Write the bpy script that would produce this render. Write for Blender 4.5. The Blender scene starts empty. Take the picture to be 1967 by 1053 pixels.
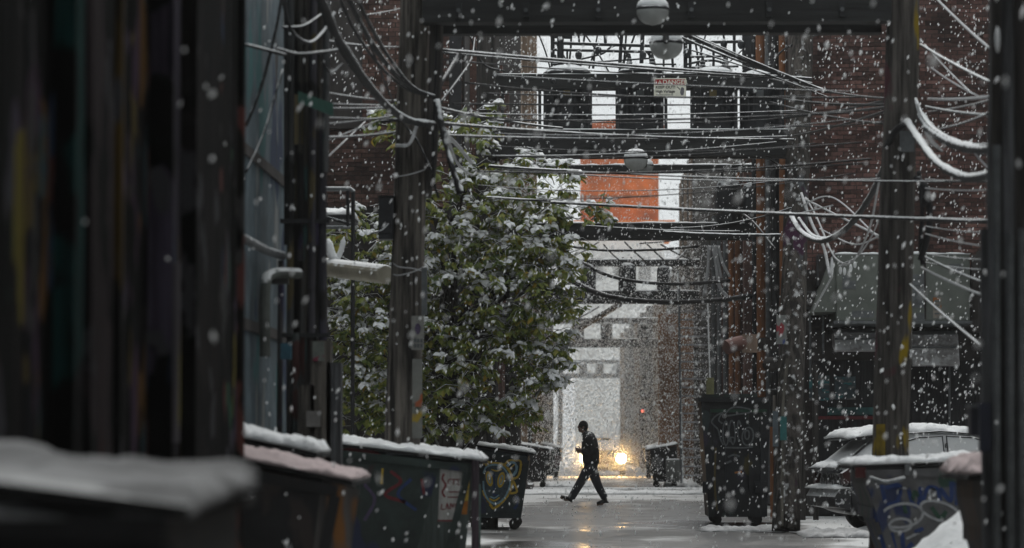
import bpy, bmesh, math, random
from mathutils import Vector, Matrix, noise as mnoise
R = random.Random(11)
PI = math.pi
S = bpy.context.scene
COL = S.collection

# ------------------------------------------------------------------ camera
F, VX, VY, EYE = 6500.0, 1130.0, 850.0, 1.3      # focal length in photo pixels, vanishing point, eye height
cam_data = bpy.data.cameras.new('camera')
cam = bpy.data.objects.new('camera', cam_data)
COL.objects.link(cam)
S.camera = cam
cam_data.sensor_width = 36.0
cam_data.lens = F / 1967.0 * 36.0
cam_data.clip_start = 0.1
cam_data.clip_end = 3000
cam.location = (0, 0, EYE)
cam.rotation_euler = Vector(((983.5 - VX) / F, 1.0, (VY - 526.5) / F)).to_track_quat('-Z', 'Y').to_euler()
cam_data.dof.use_dof = True
cam_data.dof.focus_distance = 57.0
cam_data.dof.aperture_fstop = 2.6

# ------------------------------------------------------------------ sky, sun, exposure (heavy overcast)
W = bpy.data.worlds.new('World')
S.world = W
W.use_nodes = True
wn, wl = W.node_tree.nodes, W.node_tree.links
bg = wn['Background']
sky = wn.new('ShaderNodeTexSky')
sky.sky_type = 'NISHITA'
sky.sun_disc = False
sky.sun_elevation = math.radians(62)
sky.sun_rotation = math.radians(10)
sky.air_density = 1.0
sky.dust_density = 6.0
hs = wn.new('ShaderNodeHueSaturation')
hs.inputs['Saturation'].default_value = 0.12
wl.new(sky.outputs['Color'], hs.inputs['Color'])
wm = wn.new('ShaderNodeMixRGB')
wm.inputs['Fac'].default_value = 0.85
wm.inputs['Color2'].default_value = (7.6, 8.0, 8.15, 1)      # flat cloud deck
wl.new(hs.outputs['Color'], wm.inputs['Color1'])
wl.new(wm.outputs['Color'], bg.inputs['Color'])
bg.inputs['Strength'].default_value = 0.115
sun_data = bpy.data.lights.new('sun', 'SUN')
sun_data.energy = 1.5
sun_data.angle = math.radians(40)
sun_data.color = (1.0, 0.97, 0.93)
sun = bpy.data.objects.new('sun', sun_data)
COL.objects.link(sun)
el, az = math.radians(62), math.radians(10)
sun.rotation_euler = Vector((-math.sin(az) * math.cos(el), -math.cos(az) * math.cos(el), -math.sin(el))).to_track_quat('-Z', 'Y').to_euler()
vs = S.view_settings
vs.view_transform = 'Standard'
vs.look = 'None'
vs.exposure = 0.0
vs.gamma = 1.0
vs.use_curve_mapping = False
S.cycles.use_denoising = True
S.cycles.denoising_prefilter = 'ACCURATE'
S.cycles.max_bounces = 5
S.cycles.diffuse_bounces = 2
S.cycles.glossy_bounces = 2
S.cycles.transmission_bounces = 2
S.cycles.transparent_max_bounces = 6
S.cycles.volume_bounces = 0
S.cycles.sample_clamp_indirect = 4.0

# ------------------------------------------------------------------ helpers
def at(px, py, d):
    """world point seen at photo pixel (px, py) at depth d metres down the alley"""
    return Vector(((px - VX) * d / F, d, EYE + (VY - py) * d / F))

def tag(o, label=None, cat=None, group=None, kind=None):
    if label: o['label'] = label
    if cat: o['category'] = cat
    if group: o['group'] = group
    if kind: o['kind'] = kind
    return o

def thing(name, loc, label, cat, group=None):
    o = bpy.data.objects.new(name, None)
    o.empty_display_size = 0.2
    COL.objects.link(o)
    o.location = loc
    return tag(o, label, cat, group)

def wpos(o):
    v = Vector((0, 0, 0))
    while o is not None:
        v += Vector(o.location)
        o = o.parent
    return v

def smooth_path(pts, n=8):
    pts = [Vector(p) for p in pts]
    if len(pts) < 3:
        return pts
    out = []
    P = [pts[0] * 2 - pts[1]] + pts + [pts[-1] * 2 - pts[-2]]
    for i in range(1, len(P) - 2):
        a, b, c, d = P[i - 1], P[i], P[i + 1], P[i + 2]
        for k in range(n):
            t = k / n
            out.append(0.5 * ((2 * b) + (c - a) * t + (2 * a - 5 * b + 4 * c - d) * t * t + (3 * b - a - 3 * c + d) * t ** 3))
    out.append(pts[-1])
    return out

class MB:
    def __init__(self):
        self.v, self.f = [], []
    def add(self, vs, fs):
        b = len(self.v)
        self.v += [Vector(v) for v in vs]
        self.f += [tuple(i + b for i in f) for f in fs]
        return self
    def box(self, a, b, rz=0.0, taper=0.0):
        a, b = Vector(a), Vector(b)
        lo = Vector((min(a.x, b.x), min(a.y, b.y), min(a.z, b.z)))
        hi = Vector((max(a.x, b.x), max(a.y, b.y), max(a.z, b.z)))
        c = (lo + hi) / 2
        vs = []
        for z in (lo.z, hi.z):
            k = 1 - taper if z == lo.z else 1
            for x, y in ((lo.x, lo.y), (hi.x, lo.y), (hi.x, hi.y), (lo.x, hi.y)):
                p = Vector(((x - c.x) * k, (y - c.y) * k, z - c.z))
                if rz:
                    p = Matrix.Rotation(rz, 3, 'Z') @ p
                vs.append(p + c)
        return self.add(vs, [(0, 3, 2, 1), (4, 5, 6, 7), (0, 1, 5, 4), (1, 2, 6, 5), (2, 3, 7, 6), (3, 0, 4, 7)])
    def tube(self, path, r, n=8, cap=True, jit=0.0, ry=None):
        path = [Vector(p) for p in path]
        m = len(path)
        rr = r if isinstance(r, (list, tuple)) else [r] * m
        ryy = ry if isinstance(ry, (list, tuple)) else ([ry] * m if ry else rr)
        t0 = (path[1] - path[0]).normalized()
        up = Vector((0, 1, 0)) if abs(t0.y) < 0.8 else Vector((0, 0, 1))
        u = (up - t0 * up.dot(t0)).normalized()
        vs = []
        for i, p in enumerate(path):
            t = (path[min(i + 1, m - 1)] - path[max(i - 1, 0)]).normalized()
            u = (u - t * u.dot(t)).normalized()
            w = t.cross(u)
            for k in range(n):
                a = 2 * PI * k / n
                j = 1 + (R.random() - .5) * jit
                vs.append(p + w * (math.cos(a) * rr[i] * j) + u * (math.sin(a) * ryy[i] * j))
        fs = []
        for i in range(m - 1):
            for k in range(n):
                a, b = i * n + k, i * n + (k + 1) % n
                fs.append((a, b, b + n, a + n))
        if cap:
            fs.append(tuple(range(n - 1, -1, -1)))
            fs.append(tuple((m - 1) * n + k for k in range(n)))
        return self.add(vs, fs)
    def ball(self, c, r, nu=12, nv=8, z0=-1.0, z1=1.0):
        c = Vector(c)
        r = Vector(r) if not isinstance(r, (int, float)) else Vector((r, r, r))
        vs, fs = [], []
        for j in range(nv + 1):
            zz = z0 + (z1 - z0) * j / nv
            a = math.asin(max(-1, min(1, zz)))
            if z0 == -1.0 and z1 == 1.0:
                a = -PI / 2 + PI * j / nv
            for k in range(nu):
                b = 2 * PI * k / nu
                vs.append(c + Vector((r.x * math.cos(a) * math.cos(b), r.y * math.cos(a) * math.sin(b), r.z * math.sin(a))))
        for j in range(nv):
            for k in range(nu):
                p, q = j * nu + k, j * nu + (k + 1) % nu
                fs.append((p, q, q + nu, p + nu))
        fs.append(tuple(range(nu - 1, -1, -1)))
        fs.append(tuple(nv * nu + k for k in range(nu)))
        return self.add(vs, fs)
    def prism(self, prof, axis, a, b):
        """profile (2D) swept along axis 'x' or 'y' from a to b; profile coords are the two other axes"""
        n = len(prof)
        def P(q, t):
            return Vector((t, q[0], q[1])) if axis == 'x' else Vector((q[0], t, q[1]))
        vs = [P(q, a) for q in prof] + [P(q, b) for q in prof]
        fs = [tuple(range(n)), tuple(range(2 * n - 1, n - 1, -1))]
        fs += [(i, n + i, n + (i + 1) % n, (i + 1) % n) for i in range(n)]
        return self.add(vs, fs)
    def ribbon(self, pts, w, nrm=Vector((0, -1, 0)), n=6):
        p = smooth_path(pts, n)
        m = len(p)
        vs = []
        for i in range(m):
            t = (p[min(i + 1, m - 1)] - p[max(i - 1, 0)])
            s = t.cross(nrm).normalized() * (w / 2) * (0.85 + 0.3 * R.random())
            vs += [p[i] - s, p[i] + s]
        return self.add(vs, [(2 * i, 2 * i + 1, 2 * i + 3, 2 * i + 2) for i in range(m - 1)])
    def snow(self, A, B, C, D, th, nu=20, nv=8, seed=0.0, amp=0.5, over=0.03, fine=1.0):
        """snow slab on the quad A B C D (A->B near edge, D->C far edge): lumpy top, rounded uneven rim"""
        A, B, C, D = map(Vector, (A, B, C, D))
        vs, fs = [], []
        ctr = (A + B + C + D) / 4
        for j in range(nv + 1):
            for i in range(nu + 1):
                u, v = i / nu, j / nv
                p = (A * (1 - u) + B * u) * (1 - v) + (D * (1 - u) + C * u) * v
                e = min(u * nu, (1 - u) * nu, v * nv, (1 - v) * nv)
                k = (0.35 if e < 0.5 else (0.85 if e < 1.5 else 1.0)) * (1 + 1.1 * min(0, mnoise.noise(p * 4.3 + Vector((seed, seed, 0)))))
                nn = mnoise.noise(p * 21 + Vector((seed, 1, 2))) * amp * .45 * fine + mnoise.noise(p * 3.1 + Vector((seed, 0, 0))) * amp + mnoise.noise(p * 9 + Vector((0, seed, 0))) * amp * .5
                q = p + Vector((0, 0, th * k * (1 + nn)))
                if e < 0.5:
                    d = (p - ctr); d.z = 0
                    q += d.normalized() * over * (0.1 + 2.2 * abs(mnoise.noise(p * 9 + Vector((seed, 3, 0)))))
                vs.append(q)
        w = nu + 1
        for j in range(nv):
            for i in range(nu):
                a = j * w + i
                fs.append((a, a + 1, a + 1 + w, a + w))
        rim = [i for i in range(nu)] + [j * w + nu for j in range(nv)] + [nv * w + nu - i for i in range(nu)] + [(nv - j) * w for j in range(nv)]
        b = len(vs)
        for i in rim:
            q = vs[i]
            u, v = (i % w) / nu, (i // w) / nv
            p = (A * (1 - u) + B * u) * (1 - v) + (D * (1 - u) + C * u) * v
            vs.append(Vector((q.x * .6 + p.x * .4, q.y * .6 + p.y * .4, p.z + 0.004)))
        m = len(rim)
        for k in range(m):
            fs.append((rim[(k + 1) % m], rim[k], b + k, b + (k + 1) % m))
        fs.append(tuple(b + k for k in range(m))[::-1])
        return self.add(vs, fs)
    def build(self, name, mat, parent=None, loc=None, smooth=False):
        o0 = Vector(loc) if loc is not None else (wpos(parent) if parent else Vector((0, 0, 0)))
        me = bpy.data.meshes.new(name)
        me.from_pydata([v - o0 for v in self.v], [], self.f)
        me.materials.append(mat)
        if smooth:
            me.polygons.foreach_set('use_smooth', [True] * len(me.polygons))
        me.update()
        o = bpy.data.objects.new(name, me)
        COL.objects.link(o)
        o.location = o0 - (wpos(parent) if parent else Vector((0, 0, 0)))
        o.parent = parent
        return o

def box(name, mat, parent, a, b, rz=0.0, bev=0.0):
    o = MB().box(a, b, rz).build(name, mat, parent)
    if bev:
        m = o.modifiers.new('bevel', 'BEVEL'); m.width = bev; m.segments = 2
    return o

def copy_tree(o, parent=None):
    c = o.copy()
    COL.objects.link(c)
    c.parent = parent
    for ch in [x for x in bpy.data.objects if x.parent == o]:
        copy_tree(ch, c)
    return c

# ------------------------------------------------------------------ materials
SNOWC = (0.78, 0.80, 0.81)
def _n(nt, t, **kw):
    n = nt.nodes.new(t)
    for k, v in kw.items():
        setattr(n, k, v)
    return n

def mat(name, col, rough=0.8, var=0.35, scale=6.0, stretch=(1, 1, 1), snow=0.0, lo=0.35, metal=0.0, bump=0.15,
        splats=(), stain=0.35, speck=0.0, island=0.0, spec=0.35, emit=0.0):
    """weathered surface: grain noise, big stains, optional paint patches, optional snow that lies on upward faces"""
    m = bpy.data.materials.new(name)
    m.use_nodes = True
    nt = m.node_tree
    L = nt.links.new
    bs = nt.nodes['Principled BSDF']
    bs.inputs['Metallic'].default_value = metal
    bs.inputs['Specular IOR Level'].default_value = spec
    geo = _n(nt, 'ShaderNodeNewGeometry')
    mp = _n(nt, 'ShaderNodeMapping')
    mp.inputs['Scale'].default_value = stretch
    L(geo.outputs['Position'], mp.inputs['Vector'])
    n1 = _n(nt, 'ShaderNodeTexNoise')
    n1.inputs['Scale'].default_value = scale
    n1.inputs['Detail'].default_value = 6
    n1.inputs['Roughness'].default_value = 0.65
    L(mp.outputs[0], n1.inputs['Vector'])
    cr = _n(nt, 'ShaderNodeValToRGB')
    cr.color_ramp.elements[0].position = 0.3 if stretch[2] != 0.09 else 0.40
    cr.color_ramp.elements[1].position = 0.72 if stretch[2] != 0.09 else 0.62
    cr.color_ramp.elements[0].color = tuple(c * (1 - var) for c in col) + (1,)
    cr.color_ramp.elements[1].color = tuple(min(1, c * (1 + var)) for c in col) + (1,)
    L(n1.outputs['Fac'], cr.inputs['Fac'])
    cur = cr.outputs['Color']
    if island:
        oi = _n(nt, 'ShaderNodeObjectInfo')
        ad = _n(nt, 'ShaderNodeMath', operation='ADD')
        fr = _n(nt, 'ShaderNodeMath', operation='FRACT')
        L(geo.outputs['Random Per Island'], ad.inputs[0]); L(oi.outputs['Random'], ad.inputs[1]); L(ad.outputs[0], fr.inputs[0])
        mr = _n(nt, 'ShaderNodeMapRange')
        mr.inputs['To Min'].default_value = 1 - island; mr.inputs['To Max'].default_value = 1 + island
        L(fr.outputs[0], mr.inputs['Value'])
        mu = _n(nt, 'ShaderNodeVectorMath', operation='SCALE')
        L(cur, mu.inputs[0]); L(mr.outputs[0], mu.inputs['Scale'])
        cur = mu.outputs[0]
    if stain:
        n2 = _n(nt, 'ShaderNodeTexNoise')
        n2.inputs['Scale'].default_value = 0.9
        n2.inputs['Detail'].default_value = 5
        L(geo.outputs['Position'], n2.inputs['Vector'])
        mr = _n(nt, 'ShaderNodeMapRange')
        mr.inputs['From Min'].default_value = 0.35; mr.inputs['From Max'].default_value = 0.7
        mr.inputs['To Min'].default_value = 1 - stain; mr.inputs['To Max'].default_value = 1 + stain * .6
        L(n2.outputs['Fac'], mr.inputs['Value'])
        mu = _n(nt, 'ShaderNodeVectorMath', operation='SCALE')
        L(cur, mu.inputs[0]); L(mr.outputs[0], mu.inputs['Scale'])
        cur = mu.outputs[0]
    for i, (pc, ps, pst, thr) in enumerate(splats):
        m2 = _n(nt, 'ShaderNodeMapping')
        m2.inputs['Scale'].default_value = pst
        m2.inputs['Location'].default_value = (13.7 * i + 3.1, 5.3 * i, 7.9 * i + 1.7)
        L(geo.outputs['Position'], m2.inputs['Vector'])
        n3 = _n(nt, 'ShaderNodeTexNoise')
        n3.inputs['Scale'].default_value = ps
        n3.inputs['Detail'].default_value = 3
        L(m2.outputs[0], n3.inputs['Vector'])
        mr = _n(nt, 'ShaderNodeMapRange')
        mr.inputs['From Min'].default_value = thr; mr.inputs['From Max'].default_value = thr + 0.03
        L(n3.outputs['Fac'], mr.inputs['Value'])
        mx = _n(nt, 'ShaderNodeMixRGB')
        mx.inputs['Color2'].default_value = tuple(pc) + (1,)
        L(mr.outputs[0], mx.inputs['Fac']); L(cur, mx.inputs['Color1'])
        cur = mx.outputs['Color']
    rsock = None
    if snow or speck:
        sx = _n(nt, 'ShaderNodeSeparateXYZ')
        L(geo.outputs['Normal'], sx.inputs[0])
        n4 = _n(nt, 'ShaderNodeTexNoise')
        n4.inputs['Scale'].default_value = 17.0 if speck else 9.0
        n4.inputs['Detail'].default_value = 4
        L(geo.outputs['Position'], n4.inputs['Vector'])
        ma = _n(nt, 'ShaderNodeMath', operation='MULTIPLY_ADD')
        ma.inputs[1].default_value = 1.1 if not speck else 2.2
        ma.inputs[2].default_value = -0.55 if not speck else -1.1 + speck
        L(n4.outputs['Fac'], ma.inputs[0])
        ad = _n(nt, 'ShaderNodeMath', operation='ADD')
        L(sx.outputs['Z'], ad.inputs[0]); L(ma.outputs[0], ad.inputs[1])
        mr = _n(nt, 'ShaderNodeMapRange')
        mr.inputs['From Min'].default_value = lo; mr.inputs['From Max'].default_value = lo + 0.2
        mr.inputs['To Max'].default_value = max(snow, 0.75 if speck else 0)
        L(ad.outputs[0], mr.inputs['Value'])
        mx = _n(nt, 'ShaderNodeMixRGB')
        mx.inputs['Color2'].default_value = SNOWC + (1,)
        L(mr.outputs[0], mx.inputs['Fac']); L(cur, mx.inputs['Color1'])
        cur = mx.outputs['Color']
        rm = _n(nt, 'ShaderNodeMapRange')
        rm.inputs['To Min'].default_value = rough; rm.inputs['To Max'].default_value = 0.9
        L(mr.outputs[0], rm.inputs['Value'])
        L(rm.outputs[0], bs.inputs['Roughness'])
    else:
        bs.inputs['Roughness'].default_value = rough
    L(cur, bs.inputs['Base Color'])
    if bump:
        bp = _n(nt, 'ShaderNodeBump')
        bp.inputs['Strength'].default_value = min(1, bump * 2)
        bp.inputs['Distance'].default_value = bump * 0.1
        L(n1.outputs['Fac'], bp.inputs['Height'])
        L(bp.outputs[0], bs.inputs['Normal'])
    return m

def glow(name, col, strength):
    m = bpy.data.materials.new(name)
    m.use_nodes = True
    b = m.node_tree.nodes['Principled BSDF']
    b.inputs['Base Color'].default_value = (0.8, 0.8, 0.8, 1)
    b.inputs['Emission Color'].default_value = tuple(col) + (1,)
    b.inputs['Emission Strength'].default_value = strength
    return m

WST = (1.6, 1.6, 0.09)      # stretch for vertical timber grain
M = {}
M['snow_thin'] = mat('thin_grey_snow', (0.24, 0.245, 0.25), 0.9, 0.55, 3.5, (.5, 1.6, 1), bump=0.4, stain=0.5, spec=0.2)
M['snow_slush'] = mat('trodden_snow', (0.46, 0.465, 0.47), 0.9, 0.3, 7, bump=0.4, stain=0.35, spec=0.2)
M['snow'] = mat('snow', (0.82, 0.84, 0.85), 0.9, 0.07, 14, bump=0.35, stain=0.1, spec=0.2)
M['snow_dirty'] = mat('pinkish_snow', (0.5, 0.42, 0.42), 0.9, 0.12, 14, bump=0.35, stain=0.2, spec=0.2)
M['wood'] = mat('weathered_timber', (0.105, 0.094, 0.082), 0.9, 0.85, 9, WST, snow=0.9, bump=0.7, stain=0.4)
M['wood_wet'] = mat('wet_timber', (0.045, 0.041, 0.038), 0.75, 0.7, 9, WST, snow=0.95, bump=0.5, stain=0.35)
M['wood_grey'] = mat('grey_timber', (0.095, 0.098, 0.104), 0.85, 0.65, 9, WST, snow=0.9, bump=0.6, stain=0.4)
M['beam'] = mat('dark_beam', (0.022, 0.023, 0.023), 0.8, 0.5, 7, (0.12, 1, 1.5), snow=1.0, bump=0.3)
M['iron'] = mat('dark_steel', (0.018, 0.019, 0.021), 0.6, 0.4, 12, snow=0.95, lo=0.5, bump=0.15)
M['galv'] = mat('galvanised_steel', (0.13, 0.14, 0.145), 0.55, 0.3, 10, snow=0.95, metal=0.3, bump=0.1)
M['cable'] = mat('snowy_cable', (0.016, 0.016, 0.017), 0.7, 0.3, 10, snow=1.0, lo=0.22, bump=0.1, stain=0)
M['cable_thick'] = mat('snow_caked_cable', (0.03, 0.031, 0.032), 0.8, 0.3, 18, snow=1.0, lo=0.18, bump=0.3, stain=0)
M['cable_dark'] = mat('bare_cable', (0.012, 0.012, 0.013), 0.7, 0.3, 10, snow=0.5, lo=0.75, bump=0.1, stain=0)
M['cable_white'] = mat('snow_coated_cable', (0.45, 0.46, 0.47), 0.85, 0.2, 18, bump=0.2, stain=0)
M['tank'] = mat('transformer_grey', (0.020, 0.022, 0.025), 0.55, 0.35, 6, snow=1.0, lo=0.5, bump=0.08)
M['brick_a'] = mat('dark_red_brick', (0.118, 0.062, 0.052), 0.9, 0.4, 16, bump=0.3, island=0.55, stain=0.6)
M['mortar_a'] = mat('grimy_mortar', (0.040, 0.034, 0.032), 0.95, 0.3, 20, bump=0.2)
M['brick_b'] = mat('brown_brick', (0.115, 0.066, 0.054), 0.9, 0.4, 16, bump=0.3, island=0.5, stain=0.5)
M['mortar_b'] = mat('dark_mortar', (0.036, 0.032, 0.030), 0.95, 0.3, 20, bump=0.2)
M['tan'] = mat('tan_render', (0.22, 0.155, 0.105), 0.9, 0.25, 3, (1, 1, .3), bump=0.15)
M['soot'] = mat('sooty_wall', (0.045, 0.040, 0.038), 0.9, 0.5, 2.5, (1, 1, .4), bump=0.25)
M['greywall'] = mat('grey_render', (0.12, 0.115, 0.108), 0.9, 0.3, 2, (1, 1, .3), bump=0.15)
M['rust'] = mat('rusty_orange_panel', (0.25, 0.105, 0.045), 0.85, 0.4, 3, (1, 1, .4), bump=0.2)
M['roof_snow'] = M['snow']
M['glass'] = mat('dark_glass', (0.02, 0.024, 0.028), 0.12, 0.2, 3, bump=0.0, stain=0, spec=0.6)
M['white_paint'] = mat('off_white_paint', (0.78, 0.77, 0.66), 0.6, 0.12, 12, bump=0.05, stain=0.12)
M['red_paint'] = mat('sign_red', (0.36, 0.025, 0.025), 0.6, 0.15, 12, bump=0.05, stain=0.1)
M['black'] = mat('black_print', (0.015, 0.015, 0.016), 0.7, 0.2, 10, bump=0, stain=0)
M['rubber'] = mat('black_rubber', (0.014, 0.014, 0.014), 0.85, 0.3, 20, snow=0.6, lo=0.6, bump=0.2)
def paint(name, c, rough=0.7, thr=None):
    return mat(name, c, rough, 0.3, 20, bump=0.05, stain=0.2)
M['p_yellow'] = paint('yellow_spray_paint', (0.52, 0.35, 0.04))
M['p_dull_yellow'] = paint('dull_yellow_paint', (0.085, 0.065, 0.02))
M['p_blue'] = paint('pale_blue_spray_paint', (0.20, 0.34, 0.42))
M['p_navy'] = paint('navy_spray_paint', (0.015, 0.035, 0.12))
M['p_green'] = paint('dark_green_spray_paint', (0.02, 0.055, 0.035))
M['p_white'] = paint('grey_white_spray_paint', (0.30, 0.31, 0.32))
M['p_grey'] = paint('grey_spray_paint', (0.10, 0.11, 0.115))
M['p_red'] = paint('dark_red_spray_paint', (0.13, 0.018, 0.022))
M['p_teal'] = paint('teal_spray_paint', (0.03, 0.14, 0.14))
M['p_purple'] = paint('purple_paint', (0.07, 0.05, 0.10))
M['p_orange'] = paint('orange_paint', (0.35, 0.13, 0.02))
M['p_pink'] = paint('faded_pink_paint', (0.33, 0.2, 0.18))
# ------------------------------------------------------------------ ground
def ground_material():
    m = bpy.data.materials.new('snowy_wet_asphalt')
    m.use_nodes = True
    nt = m.node_tree; L = nt.links.new
    bs = nt.nodes['Principled BSDF']
    geo = _n(nt, 'ShaderNodeNewGeometry')
    sep = _n(nt, 'ShaderNodeSeparateXYZ'); L(geo.outputs['Position'], sep.inputs[0])
    def noise(sc, st, det=5, off=0.0):
        mp = _n(nt, 'ShaderNodeMapping'); mp.inputs['Scale'].default_value = st; mp.inputs['Location'].default_value = (off, off * .7, 0)
        L(geo.outputs['Position'], mp.inputs['Vector'])
        n = _n(nt, 'ShaderNodeTexNoise'); n.inputs['Scale'].default_value = sc; n.inputs['Detail'].default_value = det
        L(mp.outputs[0], n.inputs['Vector'])
        return n.outputs['Fac']
    def rng(s, a, b, c=0.0, d=1.0):
        r = _n(nt, 'ShaderNodeMapRange'); r.interpolation_type = 'SMOOTHSTEP'
        for k, v in (('From Min', a), ('From Max', b), ('To Min', c), ('To Max', d)): r.inputs[k].default_value = v
        L(s, r.inputs['Value']); return r.outputs[0]
    def math_(op, a, b):
        x = _n(nt, 'ShaderNodeMath', operation=op)
        for i, v in enumerate((a, b)):
            if isinstance(v, (int, float)): x.inputs[i].default_value = v
            else: L(v, x.inputs[i])
        return x.outputs[0]
    # untrodden snow: by the walls, across the far side of the crossing and in loose patches
    offx = math_('ABSOLUTE', math_('SUBTRACT', sep.outputs['X'], 0.9), 0)
    edge = rng(offx, 1.7, 3.0, 0.0, 0.34)
    band = math_('MULTIPLY', rng(sep.outputs['Y'], 72, 80), rng(sep.outputs['Y'], 93, 89))
    far = rng(sep.outputs['Y'], 94, 110, 0, 0.2)
    nz = noise(0.55, (1.0, 0.55, 1), 6)
    fine = noise(3.0, (0.8, 0.5, 1), 5, 4.0)
    msk = math_('ADD', math_('ADD', math_('ADD', nz, edge), math_('MULTIPLY', band, 0.36)), far)
    msk = math_('ADD', msk, math_('MULTIPLY', math_('SUBTRACT', fine, 0.5), 0.28))
    # wheel tracks: two along the alley, four across it
    wob = math_('MULTIPLY', math_('SUBTRACT', noise(0.3, (1, 1, 1), 3, 2.0), 0.5), 1.6)
    tx_ = math_('ADD', sep.outputs['X'], wob)
    ty_ = math_('ADD', sep.outputs['Y'], math_('MULTIPLY', wob, 1.5))
    def track(s, c, w): return rng(math_('ABSOLUTE', math_('SUBTRACT', s, c), 0), w, w * .35)
    trk = math_('MAXIMUM', track(tx_, 0.1, .32), track(tx_, 1.75, .32))
    for c_ in (58.0, 60.5, 67.5, 70.0):
        trk = math_('MAXIMUM', trk, math_('MULTIPLY', track(ty_, c_, .7), .8))
    msk = math_('SUBTRACT', msk, math_('MULTIPLY', trk, math_('SUBTRACT', 0.22, math_('MULTIPLY', band, .12))))
    snow = rng(msk, 0.57, 0.77)
    slush = rng(msk, 0.36, 0.62)
    c1 = _n(nt, 'ShaderNodeMixRGB'); c1.inputs['Color1'].default_value = (0.050, 0.048, 0.047, 1); c1.inputs['Color2'].default_value = (0.19, 0.186, 0.182, 1)
    L(slush, c1.inputs['Fac'])
    c2 = _n(nt, 'ShaderNodeMixRGB'); c2.inputs['Color2'].default_value = (0.60, 0.61, 0.61, 1)
    L(snow, c2.inputs['Fac']); L(c1.outputs[0], c2.inputs['Color1'])
    pz = noise(0.42, (0.55, 0.30, 1), 4, 9.0)
    pud = math_('MULTIPLY', rng(pz, 0.48, 0.56), math_('SUBTRACT', 1.0, snow))
    reg = math_('MULTIPLY', rng(sep.outputs['Y'], 36, 44), rng(sep.outputs['Y'], 60, 55))
    pud = math_('MULTIPLY', pud, reg)
    c3 = _n(nt, 'ShaderNodeMixRGB'); c3.inputs['Color2'].default_value = (0.02, 0.02, 0.021, 1)
    L(pud, c3.inputs['Fac']); L(c2.outputs[0], c3.inputs['Color1'])
    L(c3.outputs[0], bs.inputs['Base Color'])
    r0 = rng(slush, 0, 1, 0.42, 0.8)
    r1 = _n(nt, 'ShaderNodeMixRGB'); r1.inputs['Color2'].default_value = (0.2, 0.2, 0.2, 1)
    L(pud, r1.inputs['Fac']); L(r0, r1.inputs['Color1']); L(r1.outputs[0], bs.inputs['Roughness'])
    bs.inputs['Specular IOR Level'].default_value = 0.4
    bp = _n(nt, 'ShaderNodeBump'); bp.inputs['Distance'].default_value = 0.035
    st = math_('SUBTRACT', 0.8, math_('MULTIPLY', pud, 0.8)); L(st, bp.inputs['Strength'])
    L(math_('ADD', msk, math_('MULTIPLY', fine, .4)), bp.inputs['Height']); L(bp.outputs[0], bs.inputs['Normal'])
    return m
M['ground'] = ground_material()
g = MB()
xs = [-150, -40, -12, -6, -3, -1.5, 0, 1.5, 3, 4.5, 7, 12, 40, 150]
ys = [-30, 0] + [10 + 3 * i for i in range(30)] + [110, 140, 200, 300, 600]
for j, y in enumerate(ys):
    for i, x in enumerate(xs):
        z = 0.0
        if -7 < x < 13 and 5 < y < 105:
            z = 0.0
        g.v.append(Vector((x, y, z)))
nx = len(xs)
for j in range(len(ys) - 1):
    for i in range(nx - 1):
        a = j * nx + i
        g.f.append((a, a + 1, a + 1 + nx, a + nx))
tag(g.build('ground', M['ground'], smooth=True), 'snow dusted wet asphalt of the alley and crossing', 'ground', kind='structure')
# kerbs and raised pavement on the far side of the crossing, broken by the alley mouth
M['kerb'] = mat('wet_kerb_stone', (0.07, 0.066, 0.062), 0.7, 0.3, 8, snow=0.9, lo=0.55, bump=0.2)
for nm, x0, x1 in (('pavement', -60, -1.55), ('pavement', 3.3, 60)):
    k = MB().prism([(94.0, -0.1), (94.0, 0.13), (94.35, 0.15), (96.8, 0.15), (96.8, -0.1)], 'x', x0, x1)
    tag(k.build(nm, M['kerb']), 'snowy pavement with dark kerb across the street', 'pavement', kind='structure')
k = MB().prism([(93.4, -0.05), (93.5, 0.035), (94.2, 0.05), (95.2, 0.02), (95.2, -0.05)], 'x', -1.54, 3.29)
tag(k.build('alley_threshold', M['kerb']), 'dark kerb lip across the alley mouth', 'kerb', kind='structure')
# ploughed ridges of snow beside the wheel tracks of the crossing
for i, (x0, x1, y0, y1, h) in enumerate([(-6, 8, 84.5, 88.5, .10), (-1.4, .2, 98, 106, .12), (2.2, 3.2, 97.5, 110, .16), (1.7, 3.0, 49.5, 51.5, .07), (3.0, 5.4, 46.3, 49.2, .10)]):
    s = MB().snow((x0, y0, -.02), (x1, y0, -.02), (x1, y1, -.02), (x0, y1, -.02), h, 30, 8, seed=i * 3.3, amp=.6, over=.15)
    tag(s.build('snow_ridge', M['snow'] if i < 3 else M['snow_slush'], smooth=True), 'low ridge of settled snow on the asphalt', 'snow', kind='structure')

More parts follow.
